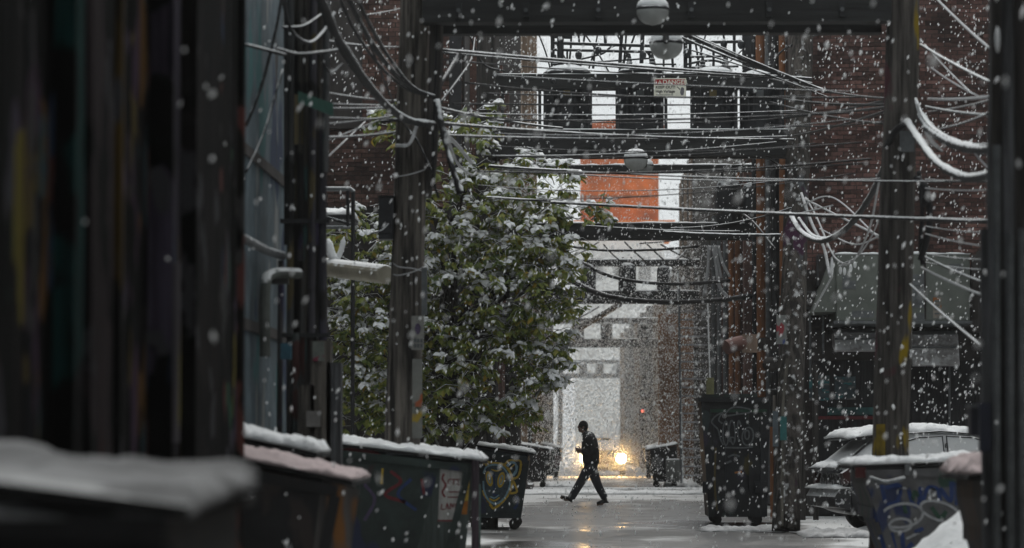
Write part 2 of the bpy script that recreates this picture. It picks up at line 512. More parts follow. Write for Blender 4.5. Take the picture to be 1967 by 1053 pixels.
# ------------------------------------------------------------------ buildings
def windows(b, face, coords, mframe, mglass, lintel=None):
    """face 'x+' / 'x-' (alley side wall at x) or 'y-' ; coords = (plane, u, z, w, h)"""
    for pl, u, z, w, h in coords:
        if face == 'y-':
            o = MB().box((u - w / 2, pl - .05, z - h / 2), (u + w / 2, pl + .02, z + h / 2)).build('window', mframe, b)
            MB().box((u - w / 2 + .07, pl - .065, z - h / 2 + .07), (u + w / 2 - .07, pl - .055, z - .03)).build('pane', mglass, o)
            MB().box((u - w / 2 + .07, pl - .065, z + .03), (u + w / 2 - .07, pl - .055, z + h / 2 - .07)).build('pane', mglass, o)
            MB().box((u - w / 2 - .06, pl - .12, z - h / 2 - .09), (u + w / 2 + .06, pl + .02, z - h / 2 - .01)).build('sill', M['galv'], o)
        else:
            s = 1 if face == 'x+' else -1
            o = MB().box((pl - .02 * s, u - w / 2, z - h / 2), (pl + .05 * s, u + w / 2, z + h / 2)).build('window', mframe, b)
            MB().box((pl + .055 * s, u - w / 2 + .07, z - h / 2 + .07), (pl + .065 * s, u + w / 2 - .07, z - .03)).build('pane', mglass, o)
            MB().box((pl + .055 * s, u - w / 2 + .07, z + .03), (pl + .065 * s, u + w / 2 - .07, z + h / 2 - .07)).build('pane', mglass, o)
            MB().box((pl - .02 * s, u - w / 2 - .06, z - h / 2 - .09), (pl + .12 * s, u + w / 2 + .06, z - h / 2 - .01)).build('sill', M['galv'], o)

brick_mesh = {}
def brick_face(b, x0, x1, z0, z1, y, mbrick, mk, pick, seed):
    """running bond of real bricks proud of the mortar wall at plane y (facing the camera)"""
    r = random.Random(seed)
    if mk not in brick_mesh:
        me = []
        for k in range(4):
            q = MB().box((-.106 + r.random() * .003, -.014 - .006 * k / 3, -.032), (.106 - r.random() * .003, 0, .032))
            o = q.build('brick_shape', mbrick); mm = o.data; bpy.data.objects.remove(o); me.append(mm)
        brick_mesh[mk] = me
    rest = MB()
    cells = []
    row = 0
    z = z0 + .037
    while z < z1:
        x = x0 + .11 + (.1125 if row % 2 else 0)
        while x < x1 - .1:
            cells.append((x, z)); x += .225
        z += .075; row += 1
    cells.sort(key=lambda c: pick(c))
    root = wpos(b)
    for i, (x, z) in enumerate(cells):
        if i < 300:
            o = bpy.data.objects.new('brick', brick_mesh[mk][r.randrange(4)])
            COL.objects.link(o); o.parent = b
            o.location = Vector((x, y, z)) - root
        else:
            j = .014 + r.random() * .007
            rest.box((x - .105, y - j, z - .032), (x + .105, y, z + .032))
    o = rest.build('brick_courses', mbrick, b)
    o['kind'] = 'stuff'

# near building on the left: dark boards, thick with old paint
b = thing('boarded_building', (-3.5, 10, 0), 'dark boarded wall with paint streaks filling the blurred foreground', 'building')
MB().box((-12, -16, 0), (-2.09, 20.1, 9.4)).build('wall', M['soot'], b)
bcols = [(.008, .007, .007), (.010, .009, .008), (.006, .006, .006), (.012, .011, .011), (.008, .008, .010)]
bm = [mat('painted_board', c, .8, .5, 8, WST, bump=.3, spec=.04, splats=[(pc, 2.0, (1, 1, .9), .54), (pc2, 2.4, (1, 1, .7), .57), ((.045, .045, .045), 3.0, (1, 1, .8), .62), ((.003, .003, .003), 1.5, (1, 1, .8), .52)])
      for c, pc, pc2 in zip(bcols, [(.03, .06, .07), (.09, .035, .03), (.05, .05, .06), (.06, .045, .07), (.08, .06, .02)],
                            [(.10, .055, .02), (.03, .05, .09), (.03, .08, .05), (.12, .1, .02), (.05, .03, .05)])]
stripes = {14.65: ('p_purple', .08), 13.05: ('p_teal', .05), 13.5: ('p_pink', .02)}
y = 11.2; i = 0
while y < 20.05:
    w = .22 + .16 * R.random()
    w = min(w, 20.09 - y)
    t = .006 + .014 * R.random()
    MB().box((-2.09, y, .05), (-2.09 + t, y + w - .012, 9.3)).build('plank', bm[i % 5], b)
    y += w; i += 1
for y0, y1, t, key in ((13.05, 13.3, .10, 'teal'), (13.36, 14.0, .12, 'pinkish'), (14.05, 14.13, .14, 'ochre'), (15.9, 16.15, .13, 'purple'), (17.2, 18.3, .09, 'a')):
    pc = {'teal': (.008, .035, .033), 'pinkish': (.036, .028, .030), 'ochre': (.05, .032, .008), 'purple': (.045, .038, .056), 'a': (.010, .009, .009)}[key]
    mm = mat('painted_pilaster', pc, .8, .6, 7, WST, bump=.3, spec=.04, splats=[((.004, .004, .004), 2.0, (1, 1, .8), .50), ((.05, .05, .055), 2.6, (1, 1, .8), .62), ((.09, .02, .015) if key == 'pinkish' else (.02, .03, .05), 2.2, (1, 1, .2), .62)])
    o = MB().box((-2.085, y0, .05), (-2.05 + t - .04, y1, 9.2)).build('pilaster', mm, b)
MB().tube([(-1.98, 15.97, 1.3), (-1.98, 15.97, 2.15)], .05, 10).build('downpipe', mat('yellow_streaked_pipe', (.10, .09, .10), .7, .4, 8, WST, splats=[((.28, .24, .02), 3, (1, 1, .2), .5)]), b)
MB().tube([(-2.12, 20.0, 0.05), (-2.12, 20.0, 9.3)], .085, 12).build('corner_post', bm[1], b)

# blue painted garage behind it
b = thing('painted_garage', (-4, 26, 0), 'garage wall sprayed blue and teal behind the pole cluster', 'building')
gm = mat('blue_sprayed_wall', (.090, .125, .145), .8, .4, 4, bump=.15, splats=[((.03, .12, .125), .9, (1, 1, .6), .60), ((.20, .21, .21), 1.3, (1, 1, .5), .60), ((.015, .03, .07), 1.1, (1, .8, .6), .62), ((.02, .018, .018), 1.5, (1, 1, .4), .66)])
MB().box((-12, 20.3, 0), (-2.75, 31.2, 9.0)).build('wall', gm, b)
for z in (1.1, 2.2, 3.6):
    MB().box((-2.75, 20.32, z), (-2.73, 31.1, z + .09)).build('cladding_strip', M['soot'], b)
MB().tube([(-2.66, 24.5, at(470, 474, 27).z), (-2.62, 27.6, at(530, 474, 27).z), (-2.55, 28.2, at(545, 482, 27.5).z)], .035, 10).build('pipe', M['galv'], b)
MB().tube(smooth_path([(-2.64, 27.6, 2.0), (-2.64, 27.6, 2.55), (-2.6, 27.75, 2.68), (-2.4, 28.0, 2.7)]), .045, 10).build('pipe', mat('grey_green_pipe', (.10, .11, .10), .7, snow=.8), b)

# left brick building
b = thing('brick_building', (-4, 60, 0), 'brown brick building behind the leafy tree', 'building')
MB().box((-14, 56, 0), (-2.05, 93.5, 9.8)).build('wall', M['mortar_b'], b)
brick_face(b, -5.0, -2.06, 5.2, 9.6, 56.0, M['brick_b'], 'b', lambda c: abs(c[0] + 2.9) * .8 + abs(c[1] - 8.0), 5)
for y in (58.5, 63, 68, 74, 80, 87):
    MB().box((-2.05, y, 0), (-1.88, y + .5, 9.6)).build('pilaster', M['brick_b'], b)
windows(b, 'y-', [(56, -5.6, 6.3, 1.0, 1.8), (56, -5.6, 8.6, 1.0, 1.6)], M['wood_wet'], M['glass'])
MB().box((-2.3, 55.86, 3.0), (-2.1, 55.97, 9.7)).build('downpipe', M['iron'], b)
MB().box((-4.45, 55.8, 6.5), (-3.75, 55.97, 8.7)).build('shutter', M['soot'], b)

# tan building across the street, left
b = thing('tan_building', (-4, 110, 0), 'tall tan building across the street against the white sky', 'building')
MB().box((-20, 97, 0), (-1.93, 122.5, 19)).build('wall', M['tan'], b)
for y in (99, 105, 111, 117):
    MB().box((-1.93, y, 0), (-1.78, y + .7, 18.6)).build('pilaster', M['tan'], b)
    windows(b, 'x+', [(-1.93, y + 3.3, z, 1.4, 2.0) for z in (5, 9, 13)], M['soot'], M['glass'])
windows(b, 'y-', [(97, -3.2, z, 1.0, 1.9) for z in (4.8, 8.4, 12)], M['soot'], M['glass'])
MB().box((-2.6, 96.9, 0), (-1.93, 96.99, 18.5)).build('corner_strip', M['soot'], b)

b = thing('hazy_block', (-4, 150, 0), 'dim grey block further down the left of the alley in the snow haze', 'building')
MB().box((-20, 127, 0), (-1.95, 176, 9.5)).build('wall', M['greywall'], b)
for y in (130, 138, 146, 156, 166):
    MB().box((-1.95, y, 0), (-1.72, y + .8, 9.2)).build('pilaster', M['soot'], b)
    windows(b, 'x+', [(-1.95, y + 4, z, 1.5, 1.8) for z in (3.2, 6.6)], M['soot'], M['glass'])

# right brick building behind the parked car
RB = thing('brick_building', (6, 62, 0), 'dark red brick building behind the snowy parked car', 'building')
b = RB
MB().box((3.72, 60, 0), (16, 73, 10.2)).build('wall', M['mortar_a'], b)
brick_face(b, 3.75, 7.65, 4.35, 9.75, 60.0, M['brick_a'], 'a', lambda c: abs(c[0] - 5.9) * 1.4 + abs(c[1] - 7.0), 6)
# rear wall of the ground floor: dark timber door, posters, hood panels
MB().box((3.95, 59.86, 2.75), (7.4, 59.99, 3.2)).build('lintel', M['soot'], b)
dk = mat('sprayed_dark_door', (.016, .016, .018), .7, .5, 5, WST, splats=[((.06, .02, .03), 1.5, (1, 1, .4), .62), ((.02, .05, .06), 1.4, (1, 1, .5), .64)])
for i in range(12):
    MB().box((3.98 + .285 * i, 59.86 - .012 * (i % 2), 0.02), (3.98 + .285 * i + .275, 59.99, 2.74)).build('plank', dk, b)
def poster(px0, py0, px1, py1, d, m, par, name='poster', t=.012):
    a, c = at(px0, py0, d), at(px1, py1, d)
    return MB().box((a.x, d - t, c.z), (c.x, d, a.z)).build(name, m, par)
pm = mat('teal_poster', (.05, .075, .085), .7, .6, 9, splats=[((.02, .12, .13), 4, (1, 1, 2.5), .55), ((.12, .12, .12), 5, (1, 1, 3), .60)])
for q in ((1553, 722, 1592, 770), (1602, 724, 1642, 768)):
    poster(*q, 59.82, pm, b)
poster(1588, 783, 1682, 797, 59.81, mat('teal_trim', (.03, .10, .10), .7, .5, 6), b, 'trim_board')
poster(1560, 800, 1690, 806, 59.80, M['p_red'], b, 'trim_board')
hoodm = mat('grey_metal_hood', (.36, .35, .35), .65, .25, 4, bump=.08, snow=.8)
for q in ((1604, 630, 1690, 674), (1752, 634, 1842, 702)):
    a, c = at(q[0], q[1], 59), at(q[2], q[3], 59)
    o = MB().prism([(59.85, a.z), (59.3, a.z - .08), (59.05, c.z), (59.10, c.z - .02), (59.85, c.z + .1)], 'x', a.x, c.x).build('rain_hood', hoodm, b)
    MB().box((a.x, 59.10, (a.z + c.z) / 2 - .01), (c.x, 59.16, (a.z + c.z) / 2 + .02)).build('fold', M['galv'], o)
MB().tube([(4.9, 59.7, 1.0), (5.9, 59.7, 1.0), (6.2, 59.7, 1.0), (6.35, 59.7, 1.1), (6.35, 59.7, 2.7)], .02, 8).build('pipe', M['galv'], b)
# alley side of that building: boards, pipes and boxes
bw = mat('brown_side_boards', (.07, .05, .042), .9, .5, 5, WST, bump=.3)
for i in range(14):
    y = 60.05 + i * .92
    MB().box((3.72 - .03 - .03 * (i % 3), y, 0.05), (3.72, y + .88, 10.0)).build('plank', bw, b)
for y, r, m_ in ((61.2, .06, 'rust'), (63.5, .08, 'iron'), (66.0, .05, 'galv'), (69, .09, 'rust'), (71.5, .06, 'iron')):
    MB().tube([(3.52, y, .1), (3.52, y, 9.9)], r, 8).build('downpipe', M[m_], b)

b = thing('sooty_building', (6, 84, 0), 'low dark building behind the steel transformer rack', 'building')
MB().box((3.7, 74, 0), (16, 93.6, 8.0)).build('wall', M['soot'], b)
for y in (76, 79.5, 83, 87, 91):
    MB().box((3.5, y, 0), (3.7, y + .5, 7.7)).build('pilaster', M['brick_b'], b)
    MB().tube([(3.42, y + 1.5, .1), (3.42, y + 1.5, 7.5)], .06, 8).build('downpipe', M['galv' if y > 80 else 'rust'], b)

b = thing('rust_trimmed_block', (6, 120, 0), 'grey block with a rust orange corner beyond the iron stairs', 'building')
MB().box((3.62, 97.2, 0), (18, 150, 8.6)).build('wall', M['soot'], b)
rc = MB().box((2.35, 113, 0), (3.62, 114.2, 5.6)).build('corner_pier', mat('rust_pier', (.30, .17, .10), .9, .4, 2, (1, 1, .5)), b)
for y in (101, 107, 120, 128, 136, 144):
    MB().box((3.35, y, 0), (3.62, y + .9, 8.3)).build('pilaster', M['greywall'], b)
    windows(b, 'x-', [(3.62, y + 3.2, z, 1.4, 1.8) for z in (3.2, 6.3)], M['soot'], M['glass'])
windows(b, 'y-', [(97.2, 4.6, 6.6, .9, 1.5), (97.2, 4.6, 3.2, .9, 1.5)], M['galv'], M['glass'])

MB().box((4.05, 128, 8.6), (18, 149.8, 12.7)).build('upper_storeys', M['greywall'], b)
for i in range(9):
    MB().box((3.98, 128.3 + 2.4 * i, 8.62), (4.05, 128.9 + 2.4 * i, 12.6)).build('board', M['tan'] if i % 3 else M['soot'], b)
b = thing('pale_row_building', (6, 220, 0), 'pale grey row of piers fading into white beside the far car', 'building')
MB().box((3.9, 153, 0), (20, 212, 7.6)).build('wall', M['greywall'], b)
for i in range(7):
    y = 156 + i * 8
    MB().box((3.0 - .18 * i, y, 0), (3.9, y + 1.6, 7.9)).build('pilaster', M['tan'] if i % 3 == 0 else M['greywall'], b)

# pale building with orange upper storeys closing the view
b = thing('orange_topped_building', (3, 250, 0), 'far pale building with a tall orange brown upper block', 'building')
pale = mat('haze_white_wall', (.88, .88, .85), .9, .1, .4, bump=.1, stain=.12)  # near-white wall colour stands in for the white haze closing the alley
om = mat('orange_cladding', (.56, .115, .004), .85, .30, .8, (1, 1, .35), bump=.1, stain=.35, splats=[((.42, .09, .010), .35, (1, 1, .5), .55)])
x0, x1 = at(1115, 0, 250).x, at(1266, 0, 250).x
zt, zl = at(0, 240, 250).z, at(0, 424, 250).z
MB().box((x0 - .4, 251, 0), (x1 + .4, 270, zl - .65)).build('wall', pale, b)
MB().box((x0, 250.5, zl), (x1, 269, zt)).build('upper_block', om, b)
MB().box((x0 - .5, 249.4, zl - .6), (x1 + 1.2, 269.5, zl)).build('ledge', mat('bright_orange_ledge', (.75, .20, .03), .8, .1, 2), b)
for i in range(1, 4):
    MB().box((x0, 250.42, zl + (zt - zl) * i / 4), (x1, 250.5, zl + (zt - zl) * i / 4 + .12)).build('panel_joint', mat('joint', (.25, .08, .02)), b)
wl_ = MB().prism([(x0 - .5, zt), (x1 + .5, zt), ((x0 + x1) / 2, zt + .5)], 'y', 250, 269.5).build('roof', om, b)
windows(b, 'y-', [(251, x, 14.2, .9, 1.5) for x in (.6, 2.4, 4.2)], M['greywall'], M['greywall'])

# unseen buildings that flank the alley beside the camera and shade it
b = thing('brick_warehouse', (8, 5, 0), 'brick warehouse flanking the alley beside the camera', 'building')
MB().box((3.75, -16, 0), (18, 17.5, 9.6)).build('wall', M['mortar_a'], b)
MB().box((3.65, -16, 9.6), (18, 17.6, 9.85)).build('parapet', M['soot'], b)
b = thing('corner_building', (12, 36, 0), 'brown building on the far side of the car park', 'building')
MB().box((11.5, 18, 0), (24, 59, 12)).build('wall', M['mortar_b'], b)
MB().box((11.4, 18, 12), (24, 59, 12.3)).build('parapet', M['soot'], b)
b = thing('yard_wall_building', (-9, 43, 0), 'brick building behind the yard with the tree', 'building')
MB().box((-18, 31.4, 0), (-6.3, 55.8, 8.5)).build('wall', M['mortar_b'], b)
MB().box((-6.3, 31.4, 8.3), (-6.15, 55.8, 8.8)).build('parapet', M['soot'], b)
# ------------------------------------------------------------------ poles, frames and transformers over the alley
def pole_mb(base, top, r0, r1, n=18, step=.35, jit=.06):
    base, top = Vector(base), Vector(top)
    m = max(2, int((top - base).length / step))
    path, rr = [], []
    for i in range(m + 1):
        t = i / m
        p = base.lerp(top, t) + Vector((mnoise.noise(Vector((base.x, t * 3, 0))), mnoise.noise(Vector((t * 3, base.y, 5))), 0)) * .02
        path.append(p); rr.append((r0 + (r1 - r0) * t) * (1 + .03 * mnoise.noise(Vector((t * 9, base.x, 2)))))
    return MB().tube(path, rr, n, jit=jit)

def text(body, size, loc, parent, m, name='lettering', sx=1.0, rx=PI / 2):
    cu = bpy.data.curves.new(name, 'FONT')
    cu.body = body; cu.size = size; cu.extrude = 0.0015; cu.resolution_u = 3; cu.offset = size * .022
    o = bpy.data.objects.new(name, cu)
    COL.objects.link(o)
    me = bpy.data.meshes.new_from_object(o.evaluated_get(bpy.context.evaluated_depsgraph_get()))
    bpy.data.objects.remove(o)
    me.materials.clear(); me.materials.append(m)
    o = bpy.data.objects.new(name, me)
    COL.objects.link(o)
    o.parent = parent
    o.location = Vector(loc) - wpos(parent)
    o.rotation_euler = (rx, 0, 0)
    o.scale = (sx, 1, 1)
    return o

# --- nearest frame (soft focus): two leaning poles and a heavy crossbeam
b1, t1 = at(772, 850, 34), at(798, -60, 34)
b1.z = 0; b1.x -= .03
fr = thing('timber_pole_frame', (b1.x, 34, 0), 'nearest timber gantry: two leaning poles joined by a heavy crossbeam', 'utility frame', 'timber frames spanning the alley')
pole_mb(b1, t1, .185, .150).build('pole', M['wood'], fr, smooth=True)
b2, t2 = at(1704, 850, 34), at(1739, -60, 34)
b2.z = 0; b2.x -= .02
ym = mat('yellow_marked_timber', (.085, .077, .070), .9, .7, 9, WST, snow=.9, bump=.7, splats=[((.30, .21, .01), 2.2, (1, 1, .35), .64), ((.09, .03, .04), 1.4, (1, 1, .6), .62), ((.12, .12, .12), 1.7, (1, 1, .5), .66)])
pole_mb(b2, t2, .190, .165).build('pole', ym, fr, smooth=True)
a, c = at(812, -40, 33.75), at(1712, 44, 33.75)
MB().box((a.x, 33.55, c.z), (c.x, 33.83, a.z)).build('crossbeam', M['beam'], fr)
MB().box((a.x + .05, 34.17, c.z - .04), (c.x - .05, 34.4, a.z)).build('crossbeam', M['beam'], fr)
for px in (880, 1010, 1150, 1330, 1480, 1620):
    MB().box(at(px - 6, 2, 33.55), at(px + 6, 30, 33.51)).build('strap_plate', M['iron'], fr)
    MB().tube([at(px, 16, 33.54), at(px, 16, 33.47)], .022, 8).build('bolt', M['galv'], fr)
MB().tube([at(838, -20, 33.86), at(836, 150, 33.86), at(826, 330, 33.86), at(822, 380, 33.88)], [.07, .07, .06, .03], 8).build('riser', M['wood_wet'], fr)
MB().box(at(810, 515, 33.84), at(820, 605, 33.78)).build('cable_guard', M['galv'], fr)
stk = mat('sticker_covered_board', (.17, .175, .16), .7, .25, 9, splats=[((.28, .20, .02), 3.0, (1, 1, .9), .60), ((.30, .07, .02), 3.2, (1, 1, .8), .66), ((.02, .05, .035), 3.4, (1, 1, .9), .58), ((.04, .03, .08), 2.8, (1, 1, .8), .64)])
sb = MB().box(at(792, 690, 33.82), at(811, 842, 33.79)).build('sticker_strip', stk, fr)
sg = MB().box(at(790, 607, 33.81), at(814, 672, 33.78)).build('notice', mat('grimy_notice', (.24, .24, .22), .7, .3, 14), fr)
MB().ball(at(802, 632, 33.775), (.03, .004, .055), 10, 6).build('emblem', M['p_purple'], sg)
for yy in (651, 661):
    for k in range(3):
        MB().box(at(795 + 6 * k, yy, 33.778), at(799.5 + 6 * k, yy + 7, 33.774)).build('lettering', M['p_grey'], sg)
MB().tube([at(730, 232, 33.7), at(765, 228, 33.7), at(826, 236, 33.8)], .02, 6).build('bracket', M['iron'], fr)
for yy, tl in ((330, 4), (512, -8), (520, 6)):
    MB().tube(smooth_path([at(753, yy + tl, 33.95), at(765, yy + tl * .6 + 5, 33.82), at(790, yy + 3, 33.79), at(812, yy - tl, 33.82), at(822, yy - tl - 3, 33.95)]), .006, 6).build('wire_wrap', M['cable_white'], fr)
# meter box hung on that pole
mb_ = thing('meter_box', at(742, 455, 33.9), 'black metal meter box strapped to the leaning pole by the tree', 'meter box')
MB().box(at(726, 378, 33.8), at(757, 462, 34.05)).build('housing', M['tank'], mb_)
MB().box(at(724, 374, 33.78), at(759, 380, 34.07)).build('lid', M['iron'], mb_)
MB().box(at(729, 392, 33.79), at(752, 448, 33.80)).build('door', M['iron'], mb_)
MB().tube(smooth_path([at(757, 415, 33.85), at(735, 440, 33.75), at(712, 448, 33.7)]), .008, 6).build('wire', M['cable'], mb_)
# small plate on the right pole
poster(1729, 252, 1757, 292, 33.76, M['galv'], fr, 'number_plate')
poster(1681, 815, 1698, 875, 33.79, mat('yellow_reflector', (.20, .14, .01), .6, .5, 14), fr, 'reflector')

# --- transformer gantry with the danger sign
D2 = 52.0
fr2 = thing('transformer_gantry', at(1228, 1027, D2).xyz * Vector((1, 1, 0)), 'transformer gantry carrying the danger sign across the alley', 'utility frame', 'timber frames spanning the alley')
q0, q1 = at(930, 900, D2), at(938, -30, D2)
q0.z = 0
pole_mb(q0, q1, .21, .17).build('pole', M['wood_wet'], fr2, smooth=True)
q0, q1 = at(1508, 900, 49.5), at(1545, -30, 52.0)
q0.z = 0
gm2 = mat('sprayed_timber', (.07, .062, .055), .9, .7, 9, WST, snow=.9, bump=.7, splats=[((.10, .11, .12), 1.8, (1, 1, .6), .64), ((.02, .07, .07), 1.6, (1, 1, .5), .66), ((.06, .02, .05), 2, (1, 1, .6), .64)])
pole_mb(q0, q1, .205, .17).build('pole', gm2, fr2, smooth=True)
def beam(px0, py0, px1, py1, d, t, par, m=M['beam'], name='crossbeam', snow=0.03):
    a, c = at(px0, py0, d), at(px1, py1, d)
    o = MB().box((a.x, d - t, c.z), (c.x, d + t, a.z)).build(name, m, par)
    if snow:
        s = MB().snow((a.x, d - t, a.z), (c.x, d - t, a.z), (c.x, d + t, a.z), (a.x, d + t, a.z), snow, max(8, int((c.x - a.x) * 6)), 4, seed=px0 * .1, amp=.5, over=.012)
        s.build('snow_cover', M['snow'], o, smooth=True)
    return o
beam(952, 142, 1508, 168, 51.4, .10, fr2, snow=.025)
beam(940, 155, 1520, 172, 52.8, .10, fr2)
beam(930, 250, 1530, 300, 51.3, .12, fr2)
beam(930, 258, 1530, 304, 52.9, .12, fr2)
for px in (1000, 1120, 1300, 1460):
    a, c = at(px - 5, 262, 52), at(px + 5, 272, 52)
    MB().box((a.x, 51.42, c.z), (c.x, 52.78, a.z)).build('joist', M['beam'], fr2)
a = at(960, 258, 52); c = at(1515, 262, 52)
MB().box((a.x, 51.4, a.z - .03), (c.x, 52.8, a.z + .02)).build('platform', M['beam'], fr2)
for px in (1000, 1060, 1140, 1250, 1330, 1400, 1470):
    for yy, dd in ((155, 51.3), (275, 51.18)):
        p = at(px + R.uniform(-8, 8), yy + R.uniform(-4, 4), dd - .002)
        MB().tube([p + Vector((0, .03, 0)), p + Vector((0, -.03, 0))], [.045, .03], 8).build('bolt', M['iron'], fr2)
for px in (965, 1037, 1135, 1186, 1280, 1330, 1415, 1505):
    a_, c_ = at(px - 3, 168, 51.38), at(px + 3, 252, 51.38)
    MB().box((a_.x, 51.36, c_.z), (c_.x, 51.42, a_.z)).build('hanger_strap', M['iron'], fr2)
# switch rack standing above the beam
rack = thing('fuse_rack', at(1180, 142, 52.2), 'black fuse rack of rods and arms silhouetted on the sky', 'fuse rack')
def rod(par, name, pts, w, m='iron', d=52.2, n=6):
    return MB().tube(smooth_path([at(x, y, d) for x, y in pts], 5), w * d / F / 2, n).build(name, M[m], par)
for x, w in ((1077, 13), (1438, 22), (1318, 8), (1327, 6)):
    rod(rack, 'post', [(x, 150), (x, 40)], w)
rod(rack, 'arm', [(1060, 80), (1250, 86)], 7); rod(rack, 'arm', [(1060, 93), (1255, 98)], 6)
rod(rack, 'arm', [(1318, 80), (1425, 78)], 7); rod(rack, 'arm', [(1318, 108), (1415, 106)], 5); rod(rack, 'arm', [(1315, 129), (1420, 126)], 5)
rod(rack, 'arm', [(1318, 55), (1422, 54)], 5)
for x, y0, y1, lean, w in ((1110, 48, 84, 4, 4), (1127, 48, 82, -6, 4), (1143, 90, 130, -3, 5), (1162, 44, 84, 2, 6), (1196, 46, 130, -5, 7), (1236, 46, 125, -3, 8), (1248, 96, 132, 5, 5), (1205, 50, 128, -6, 4), (1372, 96, 132, 0, 5), (1412, 58, 108, 0, 6), (1345, 80, 125, 8, 3), (1090, 96, 132, 0, 4), (1276, 48, 135, 0, 4)):
    rod(rack, 'rod', [(x, y0), (x + lean, y1)], w)
for x, y in ((1190, 56), (1236, 104), (1112, 104), (1320, 100), (1425, 84), (1150, 96), (1074, 60), (1392, 82)):
    MB().ball(at(x, y, 52.1), (.055, .05, .075), 8, 6).build('insulator', M['tank'], rack)
rod(rack, 'lead', [(1115, 112), (1140, 106), (1160, 100), (1175, 88), (1190, 84)], 4); rod(rack, 'lead', [(1320, 122), (1350, 116), (1380, 116), (1400, 128), (1408, 145)], 5)
rod(rack, 'lead', [(1245, 100), (1258, 118), (1262, 140)], 4); rod(rack, 'lead', [(1210, 128), (1240, 122), (1300, 122)], 4)
for x0_, y0_, x1_, y1_, w_ in ((1034, 60, 1060, 140, 3), (1048, 52, 1100, 134, 3), (1098, 46, 1092, 132, 4), (1122, 60, 1170, 136, 3), (1152, 44, 1132, 130, 3), (1178, 48, 1218, 135, 3), (1222, 60, 1190, 135, 4), (1330, 48, 1345, 140, 4), (1360, 52, 1334, 138, 3), (1388, 48, 1400, 140, 4), (1450, 70, 1400, 120, 3), (1030, 112, 1120, 120, 4), (1130, 118, 1250, 110, 4)):
    rod(rack, 'rod', [(x0_, y0_), ((x0_ + x1_) / 2 + 2, (y0_ + y1_) / 2), (x1_, y1_)], w_, d=53.4)
rod(rack, 'arm', [(1062, 48), (1062, 140)], 8); rod(rack, 'arm', [(1290, 44), (1294, 140)], 5); rod(rack, 'arm', [(1062, 64), (1100, 66)], 14)
# transformers standing on the platform between the beams
TG = 'transformers on the gantry'
for i, (px, w, ytop, lab) in enumerate(((1090, 92, 128, 'grey transformer tank next to the leafy tree side of the gantry'), (1232, 88, 126, 'grey transformer tank just left of the danger sign, on the gantry'),
                                        (1372, 84, 132, 'grey transformer tank just right of the danger sign, on the gantry'), (1462, 80, 138, 'last transformer tank at the brick wall end of the gantry'))):
    base = at(px, 257, 52.1)
    t = thing('transformer', base, lab, 'transformer', TG)
    r = w * 52.1 / F / 2
    h = (257 - ytop) * 52.1 / F - .1
    MB().tube([base + Vector((0, 0, z)) for z in (.02, .05, .06, h - .04, h)], [r * .9, r * .95, r, r, r * .97], 24).build('tank', M['tank'], t, smooth=False)
    MB().ball(base + Vector((0, 0, h - .01)), (r * 1.03, r * 1.03, .12), 20, 5, 0.0, 1.0).build('lid', M['tank'], t, smooth=True)
    MB().ball(base + Vector((0, 0, h + .02)), (r * .93, r * .93, .125), 20, 5, 0.25, 1.0).build('snow_cap', M['snow'], t, smooth=True)
    for k in (-1, 1):
        p = base + Vector((k * r * .5, 0, h + .06))
        MB().tube([p + Vector((0, 0, z)) for z in (0, .05, .06, .1, .11, .15, .17, .24)], [.05, .05, .035, .05, .035, .045, .03, .015], 10).build('bushing', M['iron'], t)
    for k in (-.6, -.35, .35, .6):
        MB().box(base + Vector((k * r - .012, -r * 1.0, .2)), base + Vector((k * r + .012, -r * .75, h - .2))).build('cooling_fin', M['tank'], t)
    poster(px - 8, 172, px + 6, 184, 52.1 - r - .004, mat('dull_yellow_label', (.12, .095, .04)) if i % 2 == 0 else M['galv'], t, 'label_plate')
# danger sign on the beam
sgn = thing('danger_sign', at(1288, 186, 51.25), 'red and white danger high voltage sign on the gantry beam', 'sign')
ds = 51.27
poster(1257, 149, 1319, 186.5, ds, M['white_paint'], sgn, 'board', .012)
poster(1259, 151, 1317.5, 161.5, ds - .0125, M['red_paint'], sgn, 'header', .002)
def px_text(s, x, y, hpx, d, par, m, sx=1.0):
    return text(s, hpx * d / F / .70, at(x, y, d), par, m, sx=sx)
px_text('DANGER', 1274, 160, 7.8, ds - .016, sgn, M['white_paint'], 1.06)
px_text('KEEP OUT!', 1260.3, 168.8, 5.2, ds - .014, sgn, M['black'], 1.06)
px_text('High Voltage', 1260.3, 176.8, 5.2, ds - .014, sgn, M['black'], .96)
px_text('Authorized personnel only', 1261, 181.8, 1.9, ds - .014, sgn, M['p_grey'], 1.12)
a_, b_, c_ = at(1264.5, 160, ds - .016), at(1272.5, 160, ds - .016), at(1268.5, 152.6, ds - .016)
MB().add([a_, b_, c_], [(0, 1, 2)]).build('warning_triangle', M['white_paint'], sgn)
MB().add([at(1267.9, 158.8, ds - .018), at(1269.1, 158.8, ds - .018), at(1268.9, 155, ds - .018), at(1268.1, 155, ds - .018)], [(0, 1, 2, 3)]).build('exclamation_mark', M['red_paint'], sgn)
MB().add([at(x, y, ds - .0155) for x, y in ((1308.5, 170), (1310, 167), (1313, 166.5), (1315, 169), (1315, 176), (1313.5, 182), (1309.5, 182), (1307.5, 177))], [tuple(range(8))[::-1]]).build('pictogram_hand', mat('print_grey', (.12, .12, .13)), sgn)
MB().ribbon([at(1301.5, 165.5, ds - .0155), at(1304, 167.5, ds - .0155), at(1305.5, 169, ds - .0155), at(1307.5, 171.5, ds - .0155)], .012).build('pictogram_bolt', M['black'], sgn)
